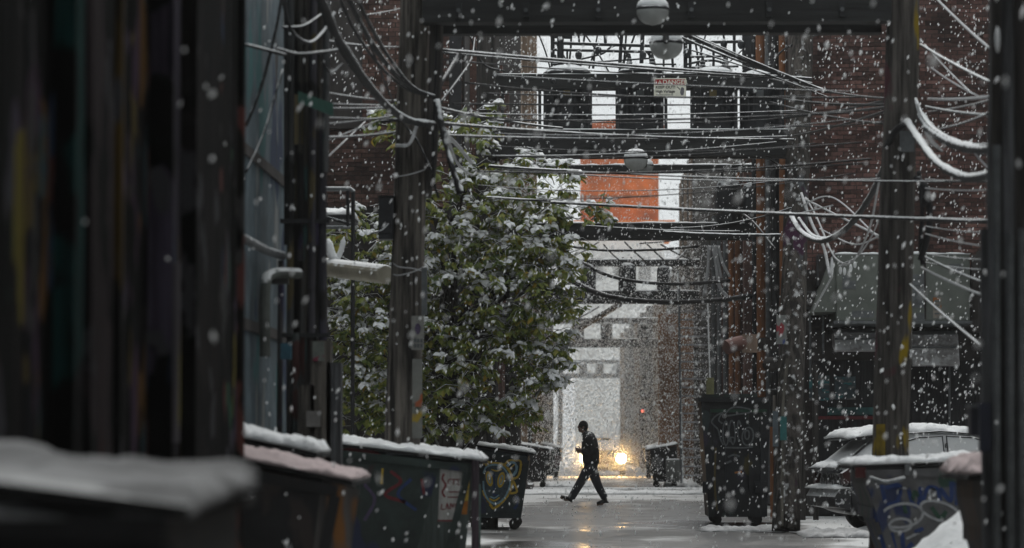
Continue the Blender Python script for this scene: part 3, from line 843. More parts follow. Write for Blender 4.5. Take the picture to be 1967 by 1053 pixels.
# weathered poster halfway up the right pole of this gantry, and other things fixed to it
pst = mat('torn_colour_poster', (.22, .23, .22), .7, .3, 10, splats=[((.25, .03, .04), 4, (1, 1, .7), .58), ((.04, .06, .20), 4, (1, 1, .7), .60), ((.05, .15, .14), 4, (1, 1, .8), .60)])
o = poster(1491, 606, 1510, 662, 50.05, pst, None, 'torn_poster')
tag(o, 'small torn colour poster on the sprayed pole above the dark dumpster', 'poster')
o = MB().box(at(1483, 790, 49.6), at(1494, 858, 49.55)).build('cable_guard', mat('pale_blue_guard', (.13, .16, .18), .7, .3, 6), fr2)
MB().box(at(1497, 800, 49.45), at(1510, 846, 49.43)).build('sprayed_patch', M['p_teal'], fr2)
MB().tube([at(1512, 690, 49.7), at(1503, 780, 49.55), at(1500, 1010, 49.3)], .022, 8).build('ground_rod', mat('bleached_conduit', (.13, .12, .10), .8, .4, 8, WST), fr2)

# --- more frames receding down the alley, simpler with distance
def gantry(d, pl, pr, beams, tanks, label, seed):
    r = random.Random(seed)
    f = thing('transformer_gantry', (at((pl + pr) / 2, 0, d).x, d, 0), label, 'utility frame', 'timber frames spanning the alley')
    for px in (pl, pr):
        a = at(px, 900, d); a.z = 0
        t = at(px + r.uniform(-4, 4), beams[0][0] - 60 * 52 / d, d)
        pole_mb(a, t, .17, .14, 10, 1.0).build('pole', M['wood_wet'], f, smooth=True)
    for y0, y1 in beams:
        beam(pl - 12, y0, pr + 12, y1, d, .12, f, snow=.05)
    for px, w, y0, y1 in tanks:
        base = at(px, y1, d)
        t = thing('transformer', base, None, None)
        rr = w * d / F / 2; h = (y1 - y0) * d / F
        MB().tube([base + Vector((0, 0, z)) for z in (0, .04, h - .06, h)], [rr * .9, rr, rr, rr * .85], 14).build('tank', M['tank'], t)
        MB().ball(base + Vector((0, 0, h)), (rr * .85, rr * .85, .1), 12, 4, 0, 1).build('snow_cap', M['snow'], t, smooth=True)
        for k in (-1, 1):
            MB().tube([base + Vector((k * rr * .45, 0, h)), base + Vector((k * rr * .5, 0, h + .25))], .03, 6).build('bushing', M['iron'], t)
        yield t
def tg(it, labels):
    for t, l in zip(it, labels):
        tag(t, l, 'transformer', 'transformers on the far gantries')
tg(gantry(74, 985, 1458, [(430, 462), (318, 330)], [(1400, 50, 352, 430), (1448, 44, 358, 430)], 'gantry with a thick dark beam just below the orange block', 3),
   ['slim tank on the dark beam, the one closer to the orange block', 'slim tank on the dark beam, the one closer to the brick wall'])
tg(gantry(103, 1012, 1352, [(560, 584), (500, 512)], [(1130, 30, 512, 560), (1205, 34, 510, 560), (1275, 26, 515, 560)], 'hazy gantry behind the drooping dark cables', 4),
   ['hazy transformer tank behind the drooping cables, beside the tree', 'hazy transformer tank behind the drooping cables, middle of three', 'hazy transformer tank behind the drooping cables, closest to the stairs'])
tg(gantry(150, 1046, 1290, [(652, 668), (612, 622)], [(1110, 24, 622, 652), (1165, 22, 622, 652), (1235, 22, 624, 652)], 'pale gantry with a long beam above the white alley end', 5),
   ['pale tank above the white alley end, beside the tree leaves', 'pale tank above the white alley end, middle of three', 'pale tank above the white alley end, closest to the piers'])
tg(gantry(225, 1075, 1235, [(718, 727), (692, 699)], [(1120, 15, 699, 718), (1152, 15, 699, 718), (1190, 14, 699, 718)], 'faintest gantry, almost lost in the white haze', 6),
   ['faint small tank in the white haze, first of three from the tree', 'faint small tank in the white haze, middle of three', 'faint small tank in the white haze, closest to the piers'])
# diagonal brace beam seen under the hazy gantry
o = MB().tube([at(1100, 640, 118), at(1190, 585, 112)], .10, 8).build('brace_pole', M['wood_wet'])
tag(o, 'slanting dark brace pole under the hazy gantry', 'pole')

# --- pole cluster with conduits at the left
P0 = thing('conduit_pole', (at(590, 0, 28.6).x, 28.6, 0), 'old pole on the left wrapped in painted conduits and planks', 'utility pole')
d0 = 28.6
pw = mat('tan_faded_timber', (.085, .072, .050), .9, .6, 9, WST, bump=.6, splats=[((.030, .026, .026), 1.3, (1, 1, .35), .46), ((.035, .028, .06), 1.6, (1, 1, .3), .58)])
pole_mb((at(590, 0, d0).x, d0, 0), (at(592, 0, d0).x, d0, 5.6), .17, .15).build('pole', pw, P0, smooth=True)
cc = [(548, .028, 0, 470, (0.075, 0.068, 0.069)), (556, .03, -40, 900, (0.048, 0.050, 0.051)), (567, .035, 640, 900, (0.057, 0.069, 0.067)), (573, .022, -40, 500, (0.080, 0.076, 0.066)),
      (586, .018, -40, 800, (0.063, 0.058, 0.051)), (600, .03, -40, 640, (0.050, 0.047, 0.056)), (612, .02, -40, 420, (0.066, 0.061, 0.052)), (618, .034, 240, 900, (0.038, 0.037, 0.048)), (626, .028, -40, 330, (0.070, 0.072, 0.074)),
      (607, .022, 470, 880, (0.050, 0.048, 0.046)), (580, .026, 520, 900, (0.065, 0.064, 0.063)), (538, .024, 500, 880, (0.085, 0.080, 0.082))]
for i, (px, r, y0, y1, c) in enumerate(cc):
    dd = 28.3 - .04 * (i % 3)
    a, e = at(px, y0, dd), at(px + R.uniform(-3, 3), y1, dd)
    e.z = max(e.z, .02)
    MB().tube([a, a.lerp(e, .33), a.lerp(e, .66), e], r, 10).build('conduit', mat('painted_conduit', c, .75, .5, 6, WST, bump=.25, splats=[(((.03, .07, .068), (.08, .065, .03), (.07, .03, .028), (.035, .03, .06))[i % 4], 2.2, (1, 1, .6), .58), ((.012, .012, .012), 2.0, (1, 1, .6), .56)]), P0)
MB().box(at(560, 180, 28.33), at(583, 275, 28.28)).build('guard_plank', mat('tan_plank', (.12, .10, .055), .85, .5, 8, WST), P0)
for px0, py0, px1, py1, m_ in ((598, 655, 637, 980, M['wood']), (574, 740, 605, 900, M['wood']), (628, 697, 656, 980, M['wood_grey'])):
    a, c = at(px0, py0, 28.1), at(px1, py1, 28.1)
    MB().box((a.x, 28.0, 0.01), (c.x, 28.22, a.z)).build('guard_plank', m_, P0)
MB().box(at(600, 656, 27.98), at(622, 694, 27.97)).build('sticker', mat('pale_sticker', (.17, .19, .17), .7, .3, 20, splats=[((.20, .03, .06), 9, (1, 1, 1), .56)]), P0)
for px0, py0, px1, py1, c in ((540, 660, 558, 690, (.04, .12, .17)), (590, 790, 614, 820, (.20, .19, .18)), (512, 520, 552, 545, (.10, .105, .10))):
    MB().box(at(px0, py0, 28.0), at(px1, py1, 27.9)).build('junction_box', mat('box_paint', c, .7, snow=.8), P0)
for y_ in (420, 640):
    MB().box(at(537, y_, 28.24), at(632, y_ + 8, 28.20)).build('strap', M['iron'], P0)
a = at(655, 700, 28.1)
sgn2 = thing('street_sign', at(600, 200, 27.6), 'small green street sign tilted on the conduit pole', 'sign')
g0, g1 = at(570, 172, 27.5), at(638, 196, 27.9)
MB().add([g0, g1, g1 - Vector((0, 0, .11)), g0 - Vector((0, 0, .09)), g0 + Vector((0, .02, 0)), g1 + Vector((0, .02, 0)), g1 + Vector((0, .02, -.11)), g0 + Vector((0, .02, -.09))],
         [(0, 3, 2, 1), (4, 5, 6, 7), (0, 1, 5, 4), (3, 7, 6, 2), (0, 4, 7, 3), (1, 2, 6, 5)]).build('blade', mat('sign_green', (.022, .085, .065), .6, .2, 8, snow=.9), sgn2)
MB().tube([at(598, 200, 27.75), at(598, 200, 28.35)], .015, 8).build('bracket', M['iron'], sgn2)

# --- tall grey pole with planks at the right edge
P1 = thing('planked_pole', (at(1935, 0, 21.5).x, 21.5, 0), 'thick grey pole boxed in with planks by the right edge', 'utility pole')
pole_mb((at(1932, 0, 21.5).x, 21.5, 0), (at(1945, 0, 21.5).x, 21.5, 4.6), .15, .14).build('pole', M['wood_grey'], P1, smooth=True)
for px0, px1, y0, dd, m_ in ((1883, 1912, 440, 21.15, 'wood_grey'), (1906, 1930, -30, 21.2, 'wood_wet'), (1928, 1948, -30, 21.12, 'wood_grey'), (1950, 1990, -30, 21.18, 'wood_wet'), (1990, 2020, 100, 21.2, 'wood_grey')):
    a, c = at(px0, y0, dd), at(px1, 900, dd)
    MB().box((a.x, dd, .01), (c.x, dd + .05, a.z)).build('plank', M[m_], P1)
for px, y0 in ((1940, 450), (1962, 440), (1915, 280)):
    a = at(px, y0, 21.0)
    MB().tube([a, (a.x - .02, 21.0, .02)], .025, 10).build('conduit', M['galv'], P1)
s = MB().ball(at(1918, 76, 21.1), (.017, .03, .085), 8, 6)
s.build('snow_patch', M['snow'], P1, smooth=True)
MB().box(at(1876, 775, 21.1), at(1900, 868, 21.0)).build('junction_box', mat('slate_navy_box', (.022, .026, .045), .6, .3, 8), P1)
tb = thing('terminal_box', at(1905, 820, 21), 'small dark electrical box low on the planked pole', 'electrical box')
MB().box(at(1855, 782, 21.4), at(1878, 838, 21.2)).build('housing', mat('slate_box', (.035, .036, .05), .6, .3, 8, snow=.9), tb)
MB().box(at(1853, 778, 21.42), at(1880, 784, 21.18)).build('lid', M['galv'], tb)

# --- globe lamps with snow caps
def globe(px, py, r_px, d, label, arm):
    c = at(px, py, d); r = r_px * d / F
    t = thing('globe_lamp', c, label, 'street lamp', 'snow capped globe lamps over the alley')
    gl = mat('frosted_globe', (.30, .31, .30), .35, .15, 6, bump=.02, stain=.1)
    MB().ball(c - Vector((0, 0, r * .10)), (r, r, r * .9), 20, 7, -1.0, .12).build('globe', gl, t, smooth=True)
    MB().tube([c + Vector((0, 0, z)) for z in (-.02 * r, .10 * r, .16 * r)], [r * 1.03, r * 1.05, r * 1.0], 20).build('housing', M['iron'], t)
    MB().ball(c + Vector((0, 0, r * .12)), (r * 1.0, r * 1.0, r * .80), 20, 6, 0.05, 1.0).build('snow_cap', M['snow'], t, smooth=True)
    MB().tube([c + Vector((0, -r * .5, r * .4)), c + Vector((0, -r * .2, r * .8)), c + Vector((0, 0, r * 1.15))], [r * .16, r * .2, r * .14], 8).build('bracket', M['iron'], t)
    MB().tube([c + Vector((0, r * .7, 0)), Vector(arm)], .035, 8).build('arm', M['iron'], t)
    return t
globe(1255, 16, 31, 33.0, 'topmost snow capped globe lamp against the near crossbeam', at(1256, -5, 33.56))
globe(1281, 82, 32, 36.5, 'middle globe lamp hanging above the danger sign', at(1279, 20, 34.42))
globe(1222, 305, 23, 49.5, 'lower globe lamp in front of the orange block', at(1222, 285, 51.17))
globe(1240, 318, 16, 60.0, 'smallest globe lamp half hidden beside the lower one', at(1240, 290, 53.05))
# ------------------------------------------------------------------ cables
def cable(pts, wpx, label, m='cable', group='overhead cables', n=6, name='overhead_cable', steps=10, rings=False):
    p = smooth_path([at(*q) for q in pts], steps)
    rr = []
    for i, q in enumerate(p):
        rr.append(wpx * 0.5 * q.y / F * (1 + .22 * mnoise.noise(q * 6) + (.16 * mnoise.noise(q * 24) if wpx > 9 else 0)))
    if rings:
        rr = [r * (1.12 if i % 2 else .88) for i, r in enumerate(rr)]
    rm = sum(rr) / len(rr)
    rr = [rm * (r / (wpx * .5 * q.y / F)) for r, q in zip(rr, p)]
    o = MB().tube(p, rr, n).build(name, M[m], None, loc=p[0], smooth=True)
    return tag(o, label, 'cable', group)
def sagline(x0, y0, x1, y1, d0, d1, sag, k=6):
    out = []
    for i in range(k + 1):
        t = i / k
        out.append((x0 + (x1 - x0) * t, y0 + (y1 - y0) * t + sag * 4 * t * (1 - t), d0 + (d1 - d0) * t))
    return out
ORD = 'topmost second third fourth fifth sixth seventh eighth ninth tenth eleventh twelfth thirteenth fourteenth fifteenth sixteenth seventeenth lowest'.split()
def ranked(keys):
    """place of each wire counted from the top"""
    n = len(keys); order = sorted(range(n), key=lambda i: keys[i]); out = [None] * n
    for k, i in enumerate(order): out[i] = 'lowest' if k == n - 1 else ORD[k]
    return out
# near, soft, snow caked
cable([(585, -80, 24.5), (618, 5, 26), (655, 85, 28), (720, 178, 31), (775, 225, 33), (830, 238, 33.6)], 17, 'thickest snow caked cable drooping down to the leaning pole', 'cable_thick', n=10)
for k, (dx, dy, w) in enumerate(((0, 0, 10), (14, -6, 7), (-14, 8, 6))):
    cable([(655 + dx, -40 + dy, 28), (690 + dx, 40 + dy, 29.5), (735 + dx * .7, 112 + dy, 31.5), (785 + dx * .3, 165 + dy * .5, 33.2), (832, 183, 33.6)], w,
          ['widest of three cables swooping beside the leaning pole top', 'upper thin cable of the three swooping to the leaning pole', 'lower thin cable of the three swooping to the leaning pole'][k], 'cable_thick', n=8)
cable([(700, 60, 30), (740, 160, 32), (775, 235, 33.5), (800, 268, 33.6), (830, 330, 33.7)], 4, 'thin wire hanging loosely past the leaning pole', 'cable')
cable([(760, 278, 33.4), (785, 275, 33.3), (800, 240, 33.5)], 7, 'short snowy loop on the leaning pole below the cables', 'cable_white')
cable([(838, 190, 33.6), (850, 250, 33.5), (868, 320, 33.4), (884, 372, 33.4)], 13, 'dark stub of cable slanting down beside the tree top', 'cable', n=8)
cable([(855, 255, 34), (880, 280, 36), (905, 312, 38)], 8, 'short white cable tail over the snowy leaves', 'cable_white')
cable([(862, 270, 34), (878, 312, 35), (905, 335, 36.5), (915, 330, 37)], 5, 'thin white looped cable over the snowy leaves', 'cable_white')
cable([(833, 178, 33.8), (858, 140, 34.5), (884, 95, 36)], 8, 'dark cable rising steeply beside the riser', 'cable_dark')
cable([(842, 380, 33.8), (832, 330, 33.8), (836, 150, 33.78), (840, -20, 33.76)], 5, 'dark cable strapped along the riser of the leaning pole', 'cable_dark')
# loops round the conduit pole
for k, pts in enumerate(([(535, -30, 27), (555, 50, 27.2), (590, 78, 27.5), (620, 55, 28), (640, 20, 28.2)], [(530, 90, 27), (570, 100, 27.3), (610, 97, 27.6), (660, 90, 28.6)],
                         [(540, -20, 27), (525, 60, 27), (500, 160, 27), (470, 240, 27)], [(470, 82, 26.5), (520, 95, 27), (545, 102, 27.2)], [(545, -30, 27.3), (548, 100, 27.3), (545, 180, 27.4)],
                         [(610, 100, 27.6), (632, 135, 27.9), (655, 120, 28.4)], [(470, 330, 26.8), (505, 250, 27), (540, 130, 27.2)], [(540, 48, 27.2), (580, 45, 27.4), (620, 20, 27.8)])):
    cable(pts, [7, 6, 6, 7, 5, 5, 4, 5][k], ['deep white loop hung at the top of the conduit pole', 'nearly level cable crossing the conduit pole', 'cable slanting down from the conduit pole across the blue wall', 'white topped cable on the blue wall', 'straight wire running down the conduit pole',
                                         'short hanging tail beside the conduit pole', 'thin diagonal wire across the blue garage wall', 'shallow upper loop on the conduit pole'][k], 'cable_thick' if k < 4 else 'cable')
# cables from the conduit pole to the leaning pole
LW = ((628, 176, 760, 192, 4, 2), (628, 197, 765, 200, 4, 1), (628, 206, 765, 204, 5, 1), (628, 224, 768, 226, 4, 1), (628, 236, 768, 218, 4, 2), (628, 262, 762, 252, 6, 2), (628, 268, 760, 216, 3, 0), (628, 300, 700, 232, 3, 0), (628, 75, 770, 88, 5, 3), (700, 25, 772, 12, 3, 1))
rk = ranked([a[1] + a[3] for a in LW])
for k, (x0, y0, x1, y1, w, sg) in enumerate(LW):
    o = cable(sagline(x0, y0, x1, y1, 29.5 if x0 < 690 else 33, 34.2, sg, 4), w, rk[k] + ' of the snowy wires between conduit pole and leaning pole', group='wires between the left poles')
# cables running across / along from the leaning pole to the gantry and right poles
for k, (pts, w, lab, m_) in enumerate([
    (sagline(850, 93, 1560, 150, 35, 50, 2), 6, 'upper cable sloping from the leaning pole over the gantry beam', 'cable'),
    (sagline(850, 98, 1560, 153, 35.5, 50, 3), 4, 'second cable just under the upper sloping one', 'cable'),
    (sagline(850, 112, 1500, 150, 37, 51, 6), 2.5, 'hair thin wire above the gantry beam', 'cable_dark'),
    (sagline(845, 206, 1080, 245, 34, 50.8, 4), 6, 'cable sloping from the leaning pole into the gantry', 'cable'),
    (sagline(838, 234, 1525, 268, 34, 51, 8), 6, 'long level cable under the transformer tanks', 'cable'),
    (sagline(845, 258, 1510, 262, 34, 51, 6), 5, 'level cable along the gantry platform edge', 'cable'),
    (sagline(870, 197, 1500, 200, 36, 51.3, 2), 3.5, 'black wire crossing in front of the transformer tanks', 'cable_dark'),
    (sagline(940, 318, 1110, 328, 45, 46, 1), 6, 'snowy cable over the tree top', 'cable'),
    (sagline(1090, 328, 1920, 350, 42, 30, 6), 4, 'thin white cable crossing the orange block', 'cable'),
    (sagline(1095, 334, 1700, 344, 44, 34, 8), 3, 'thin lower cable crossing the orange block', 'cable'),
    (sagline(1060, 388, 1900, 426, 44, 30, 3), 8, 'longest snow topped cable crossing below the orange block', 'cable'),
    (sagline(935, 378, 1080, 386, 46, 45, 1), 5, 'cable end running into the snowy tree', 'cable'),
    (sagline(1275, 446, 1500, 452, 49, 50, 2), 6, 'short bright snow line on the dark beam', 'cable'),
    (sagline(1120, 433, 1420, 445, 66, 55, 3), 4, 'pale cable on top of the dark beam', 'cable'),
    (sagline(1290, 438, 1520, 400, 60, 50, 10), 3, 'thin wire curving up to the sprayed pole', 'cable'),
    ([(1085, 472, 80), (1160, 481, 80), (1260, 480, 76), (1340, 474, 70)], 5, 'upper dark cable sagging under the dark beam', 'cable_dark'),
    ([(1110, 500, 80), (1165, 528, 79), (1230, 542, 77), (1310, 546, 74), (1400, 540, 70)], 7, 'middle dark cable drooping behind the tree', 'cable_dark'),
    ([(1090, 535, 80), (1140, 560, 79), (1200, 575, 77), (1280, 581, 75), (1370, 578, 70), (1440, 570, 66)], 11, 'heaviest dark cable drooping behind the tree', 'cable_dark'),
    (sagline(1190, 0, 1590, 176, 40, 47, 4), 6, 'uppermost strand of the bundle slanting past the globe lamps', 'cable'),
    (sagline(1180, -4, 1580, 172, 39.6, 47, 8), 8, 'thickest strand of the bundle slanting past the globe lamps', 'cable'),
    (sagline(1185, 6, 1560, 160, 40.3, 47, 14), 5, 'lowest strand of the bundle slanting past the globe lamps', 'cable'),
    (sagline(1330, 95, 1600, 190, 44, 46, -4), 3, 'thin stray wire beside the slanting bundle', 'cable'),
    ]):
    cable(pts, w, lab, m_, steps=6)
DW = ((150, 190, 1710, 4), (186, 200, 1712, 5), (195, 238, 1700, 4), (215, 205, 1710, 5), (228, 190, 1712, 4), (240, 232, 1705, 3), (268, 212, 1706, 4))
rk = ranked([a[0] + a[1] for a in DW])
for k, (y0, y1, x1, w) in enumerate(DW):
    cable(sagline(1480, y0, x1, y1, 50.5, 34.5, 6, 4), w, rk[k] + ' dark wire in the tangle between sprayed pole and right pole', 'cable_dark', group='tangled dark wires by the right pole', steps=5)
FW = [(850 + R.uniform(0, 110), 150 + 17 * k + R.uniform(-14, 14), R.uniform(1490, 1712), 165 + 14 * k + R.uniform(-22, 22), R.choice((2, 2.5, 3, 3.5))) for k in range(14)]
rk = ranked([a[1] + a[3] for a in FW])
for k, (x0, y0, x1, y1, w) in enumerate(FW):
    cable(sagline(x0, y0, x1, y1, 37, 50 if x1 < 1600 else 35, R.uniform(2, 16), 6), w, rk[k] + ' of the fine wires spanning the gantry from pole to pole', 'cable_dark' if k % 3 else 'cable', group='fine wires spanning the gantry', steps=5)
for k, pts in enumerate(([(845, 195, 34), (880, 150, 38), (905, 110, 44), (912, 70, 50)], [(900, 60, 51), (928, 120, 51), (970, 135, 51)], [(1480, 150, 51.2), (1500, 100, 51.5), (1560, 70, 52), (1600, 62, 54)], [(1490, 480, 49.5), (1440, 420, 55), (1400, 405, 62), (1350, 420, 70)], [(1520, 330, 50), (1450, 300, 56), (1395, 345, 66), (1330, 330, 72)])):
    cable(pts, 4, ['dark wire bending up from the leaning pole top', 'dark hooked wire on the gantry end beside the tree', 'dark wire rising from the gantry over the brown boards', 'slack wire from the sprayed pole to the dark beam', 'slack wire looping behind the gantry to the slim tanks'][k], 'cable_dark')
# right pole: loops and drops
cable([(1518, 412, 49.2), (1540, 446, 47), (1578, 463, 44), (1625, 440, 41), (1668, 385, 38), (1698, 325, 35.5), (1708, 288, 34.4)], 11, 'thick snowy loop hanging between the sprayed pole and the right pole', 'cable_thick', n=10)
cable([(1535, 420, 48), (1560, 452, 46), (1590, 460, 44)], 7, 'short doubled end of the thick hanging loop', 'cable_thick')
cable([(1700, 290, 34), (1722, 252, 33.7), (1745, 236, 33.6)], 12, 'dark sleeve bending over the right pole', 'cable_dark', n=8)
cable([(1744, 235, 33.6), (1766, 268, 32.4), (1800, 312, 30.5), (1850, 340, 28.5), (1895, 338, 26.5), (1940, 316, 24.5), (1985, 285, 23), (2040, 230, 21.4)], 18, 'fat white cable drooping from the right pole to the picture edge', 'cable_thick', n=12)
cable([(1770, 222, 33.5), (1790, 250, 32.3), (1830, 275, 30.5), (1880, 287, 28), (1930, 284, 26), (1980, 268, 24), (2040, 235, 21.5)], 20, 'ribbed snowy cable above the fat white one', 'cable_thick', n=12, rings=True, steps=14)
cable([(1760, 190, 33.6), (1785, 240, 32.4), (1840, 272, 30), (1900, 278, 27), (1980, 255, 24), (2040, 220, 21.5)], 6, 'thin snowy line above the ribbed cable', 'cable')
RW = ((1800, -5, 1908, 97, 36, 30, 5), (1770, 85, 1908, 160, 34, 29, 6), (1778, 85, 1870, 182, 34, 30, 3), (1785, 190, 1908, 185, 34, 28, 6), (1780, 205, 1908, 222, 34, 28, 6), (1785, 215, 1905, 192, 34, 29, 4),
                                                     (1790, 130, 1880, 185, 34, 30, 3), (1800, 250, 1900, 218, 33, 28, 4), (1778, 345, 1905, 346, 33, 28, 3), (1778, 362, 1905, 365, 33, 28, 3), (1780, 418, 1905, 424, 33, 28, 5), (1778, 436, 1905, 448, 33, 28, 3), (1778, 450, 1900, 475, 33, 28, 3), (1775, 488, 1900, 500, 34, 28, 3),
                                                     (1772, 492, 1900, 548, 34, 28, 5), (1770, 515, 1905, 575, 34, 28, 5), (1745, 545, 1895, 675, 34, 26, 5), (1778, 505, 1900, 520, 34, 28, 3))
rk = ranked([a[1] + a[3] for a in RW])
for k, (x0, y0, x1, y1, d0_, d1_, w) in enumerate(RW):
    cable(sagline(x0, y0, x1, y1, d0_, d1_, 3, 4), w, rk[k] + ' of the snowy wires from the right pole to the planked pole', 'cable' if k % 3 else 'cable_white', group='wires between the right poles', steps=5)
for k, pts in enumerate(([(1760, 195, 33.4), (1775, 245, 33), (1790, 275, 32.8), (1810, 290, 32.2)], [(1765, 200, 33.3), (1785, 260, 32.6), (1805, 284, 31.8)], [(1865, 285, 28.5), (1890, 315, 27.5), (1920, 345, 26.5), (1967, 370, 24.6)], [(1890, 283, 27.5), (1910, 330, 26.8), (1945, 360, 25)])):
    cable(pts, 4, ['longer frayed wire beside the right pole under the ribbed cable', 'shorter frayed wire beside the right pole under the ribbed cable', 'frayed wire dangling from the ribbed cable across the fat white one', 'frayed wire dangling nearest the planked pole'][k], 'cable_white', group='frayed wires on the ribbed cable')
for k, pts in enumerate(([(1540, 372, 48), (1560, 430, 47), (1582, 475, 46), (1594, 530, 45)], [(1548, 380, 48), (1570, 420, 47), (1600, 490, 45), (1625, 510, 44)], [(1690, 345, 36), (1670, 440, 38), (1640, 500, 41), (1612, 512, 44)],
                         [(1698, 350, 36), (1685, 430, 37.5), (1650, 490, 40), (1618, 508, 43)], [(1545, 382, 48), (1620, 420, 44), (1690, 455, 39)], [(1540, 395, 48), (1600, 380, 44), (1690, 460, 39)], [(1530, 412, 48), (1600, 395, 44)], [(1575, 440, 46), (1640, 470, 42), (1695, 452, 37)])):
    cable(pts, [6, 4, 4, 3, 4, 3, 3, 3][k], ['thickest white drop wire hanging beside the sprayed pole', 'white drop wire hanging to the snow blobs', 'white wire looping from the snow blobs up to the right pole', 'inner white wire looping up to the right pole', 'straight white wire slanting across the hanging net', 'thin white wire arching over the hanging net', 'short white wire leaving the sprayed pole', 'sagging white wire at the foot of the hanging net'][k], 'cable_white', group='hanging white wires by the right pole')
for k, (x, y0, y1) in enumerate(((1598, 495, 532), (1614, 512, 528), (1622, 514, 530), (1634, 508, 524), (1642, 503, 516))):
    o = MB().ball(at(x, (y0 + y1) / 2, 44), (.022, .022, (y1 - y0) / 2 * 44 / F), 8, 6).build('snow_clump', M['snow'], smooth=True)
    tag(o, ['longest snow blob under the hanging wires', 'second snow blob under the hanging wires', 'middle snow blob under the hanging wires', 'fourth snow blob under the hanging wires', 'snow blob under the hanging wires, closest to the right pole'][k], 'snow', 'snow blobs on the hanging wires')
cable([(1598, 532, 44), (1578, 568, 44.3), (1562, 596, 44.5)], 4, 'pale guy wire slanting beside the green metal cabinet', 'cable_white')
# four snow coated drops under the dark beam
for k, pts in enumerate(([(1363, 472, 73), (1360, 520, 73), (1352, 571, 73)], [(1370, 472, 73), (1376, 510, 73), (1382, 550, 73), (1397, 571, 73)], [(1375, 472, 73), (1380, 505, 73), (1386, 535, 73)], [(1380, 472, 73), (1388, 505, 73), (1402, 532, 73)])):
    cable(pts, [7, 7, 5, 5][k], ['straight white drop, first of four under the dark beam', 'long white drop curling at its end under the dark beam', 'short white drop, third of four under the dark beam', 'white drop bending outward, last of four under the dark beam'][k], 'cable_white')
for k, pts in enumerate(([(1760, 340, 33.6), (1782, 380, 33.5), (1784, 440, 33.5), (1768, 500, 33.6)], [(1765, 330, 33.6), (1772, 400, 33.5), (1768, 470, 33.6), (1772, 510, 33.6)], [(1764, 345, 33.5), (1778, 365, 33.4), (1776, 395, 33.5)])):
    cable(pts, [12, 9, 14][k], ['long outer coil of slack black cable on the right pole', 'inner coil of slack black cable on the right pole', 'short thick knot of black cable on the right pole'][k], 'cable_dark', group='slack coils on the right pole', n=8)
# far thin tangle behind the dark beam
for k, (x0, y0, x1, y1) in enumerate(((1100, 492, 1150, 465), (1200, 465, 1250, 510), (1230, 468, 1340, 455), (1160, 470, 1190, 500), (1270, 470, 1330, 500), (1300, 500, 1330, 465), (1090, 545, 1120, 528), (1090, 620, 1150, 590), (1240, 466, 1300, 520))):
    cable(sagline(x0, y0, x1, y1, 95, 98, 2, 3), 3, 'fine far wire in the grey tangle, ' + ['beside the leaves', 'slanting down below the globe lamp', 'the longest, nearly level', 'short and steep', 'slanting down toward the white drops', 'rising toward the white drops', 'lowest by the leaves', 'long and low above the brace pole', 'the steepest'][k], 'cable_dark', group='far tangled wires', steps=4)
# ------------------------------------------------------------------ tree
TD = 49.5
def leaf_material():
    m = bpy.data.materials.new('wet_leaf')
    m.use_nodes = True
    nt = m.node_tree; L = nt.links.new
    bs = nt.nodes['Principled BSDF']
    geo = _n(nt, 'ShaderNodeNewGeometry')
    cr = _n(nt, 'ShaderNodeValToRGB')
    e = cr.color_ramp.elements
    e[0].position = 0; e[0].color = (.085, .14, .045, 1)
    e[1].position = 1; e[1].color = (.34, .23, .02, 1)
    for p, c in ((.45, (.21, .265, .06, 1)), (.8, (.32, .35, .08, 1)), (.93, (.32, .30, .06, 1)), (.97, (.28, .20, .02, 1))):
        x = e.new(p); x.color = c
    L(geo.outputs['Random Per Island'], cr.inputs['Fac'])
    L(cr.outputs[0], bs.inputs['Base Color'])
    bs.inputs['Roughness'].default_value = .5
    tr = _n(nt, 'ShaderNodeBsdfTranslucent'); L(cr.outputs[0], tr.inputs['Color'])
    mx = _n(nt, 'ShaderNodeMixShader'); mx.inputs[0].default_value = .45
    L(bs.outputs[0], mx.inputs[1]); L(tr.outputs[0], mx.inputs[2])
    L(mx.outputs[0], nt.nodes['Material Output'].inputs['Surface'])
    return m
M['leaf'] = leaf_material()
M['bark'] = mat('dark_bark', (.030, .026, .022), .9, .5, 12, (1, 1, .3), snow=.95, lo=.3, bump=.4)
tx = at(860, 0, TD).x
tree = thing('leafy_tree', (tx, TD, 0), 'leafy green tree bowed under fresh snow by the left pole', 'tree')
rt = random.Random(21)
lobes = [(905, 560, 150, 130, .95, 1.0), (770, 640, 110, 170, .9, .9), (1010, 560, 95, 110, .8, 1.0), (1035, 650, 52, 90, .6, .8), (935, 720, 130, 100, .9, 1.0), (985, 440, 90, 75, .8, 1.0), (1045, 345, 62, 62, .55, .9), (895, 400, 90, 85, .8, 1.0),
         (885, 290, 62, 75, .6, .9), (915, 225, 24, 50, .35, .9), (765, 225, 28, 60, .35, .6), (760, 270, 45, 45, .4, .5), (700, 470, 68, 90, .7, .8), (680, 620, 52, 100, .7, .8), (700, 760, 75, 75, .7, .9), (1115, 405, 48, 26, .3, .8), (1165, 390, 32, 16, .22, .8),
         (840, 790, 130, 50, .8, .9), (960, 790, 60, 40, .6, .8), (655, 690, 35, 110, .5, .7), (1075, 470, 30, 50, .35, .7), (1055, 720, 28, 30, .3, .7)]
MBt = MB()
base = Vector((tx, TD, 0))
knots = [base, base + Vector((.05, .05, .9)), base + Vector((-.05, .1, 1.7)), base + Vector((.08, .05, 2.6))]
MBt.tube(smooth_path(knots, 6), [.15 - .05 * i / 18 for i in range(19)], 12, jit=.08)
MBt.build('trunk', M['bark'], tree, smooth=True)
tips = []
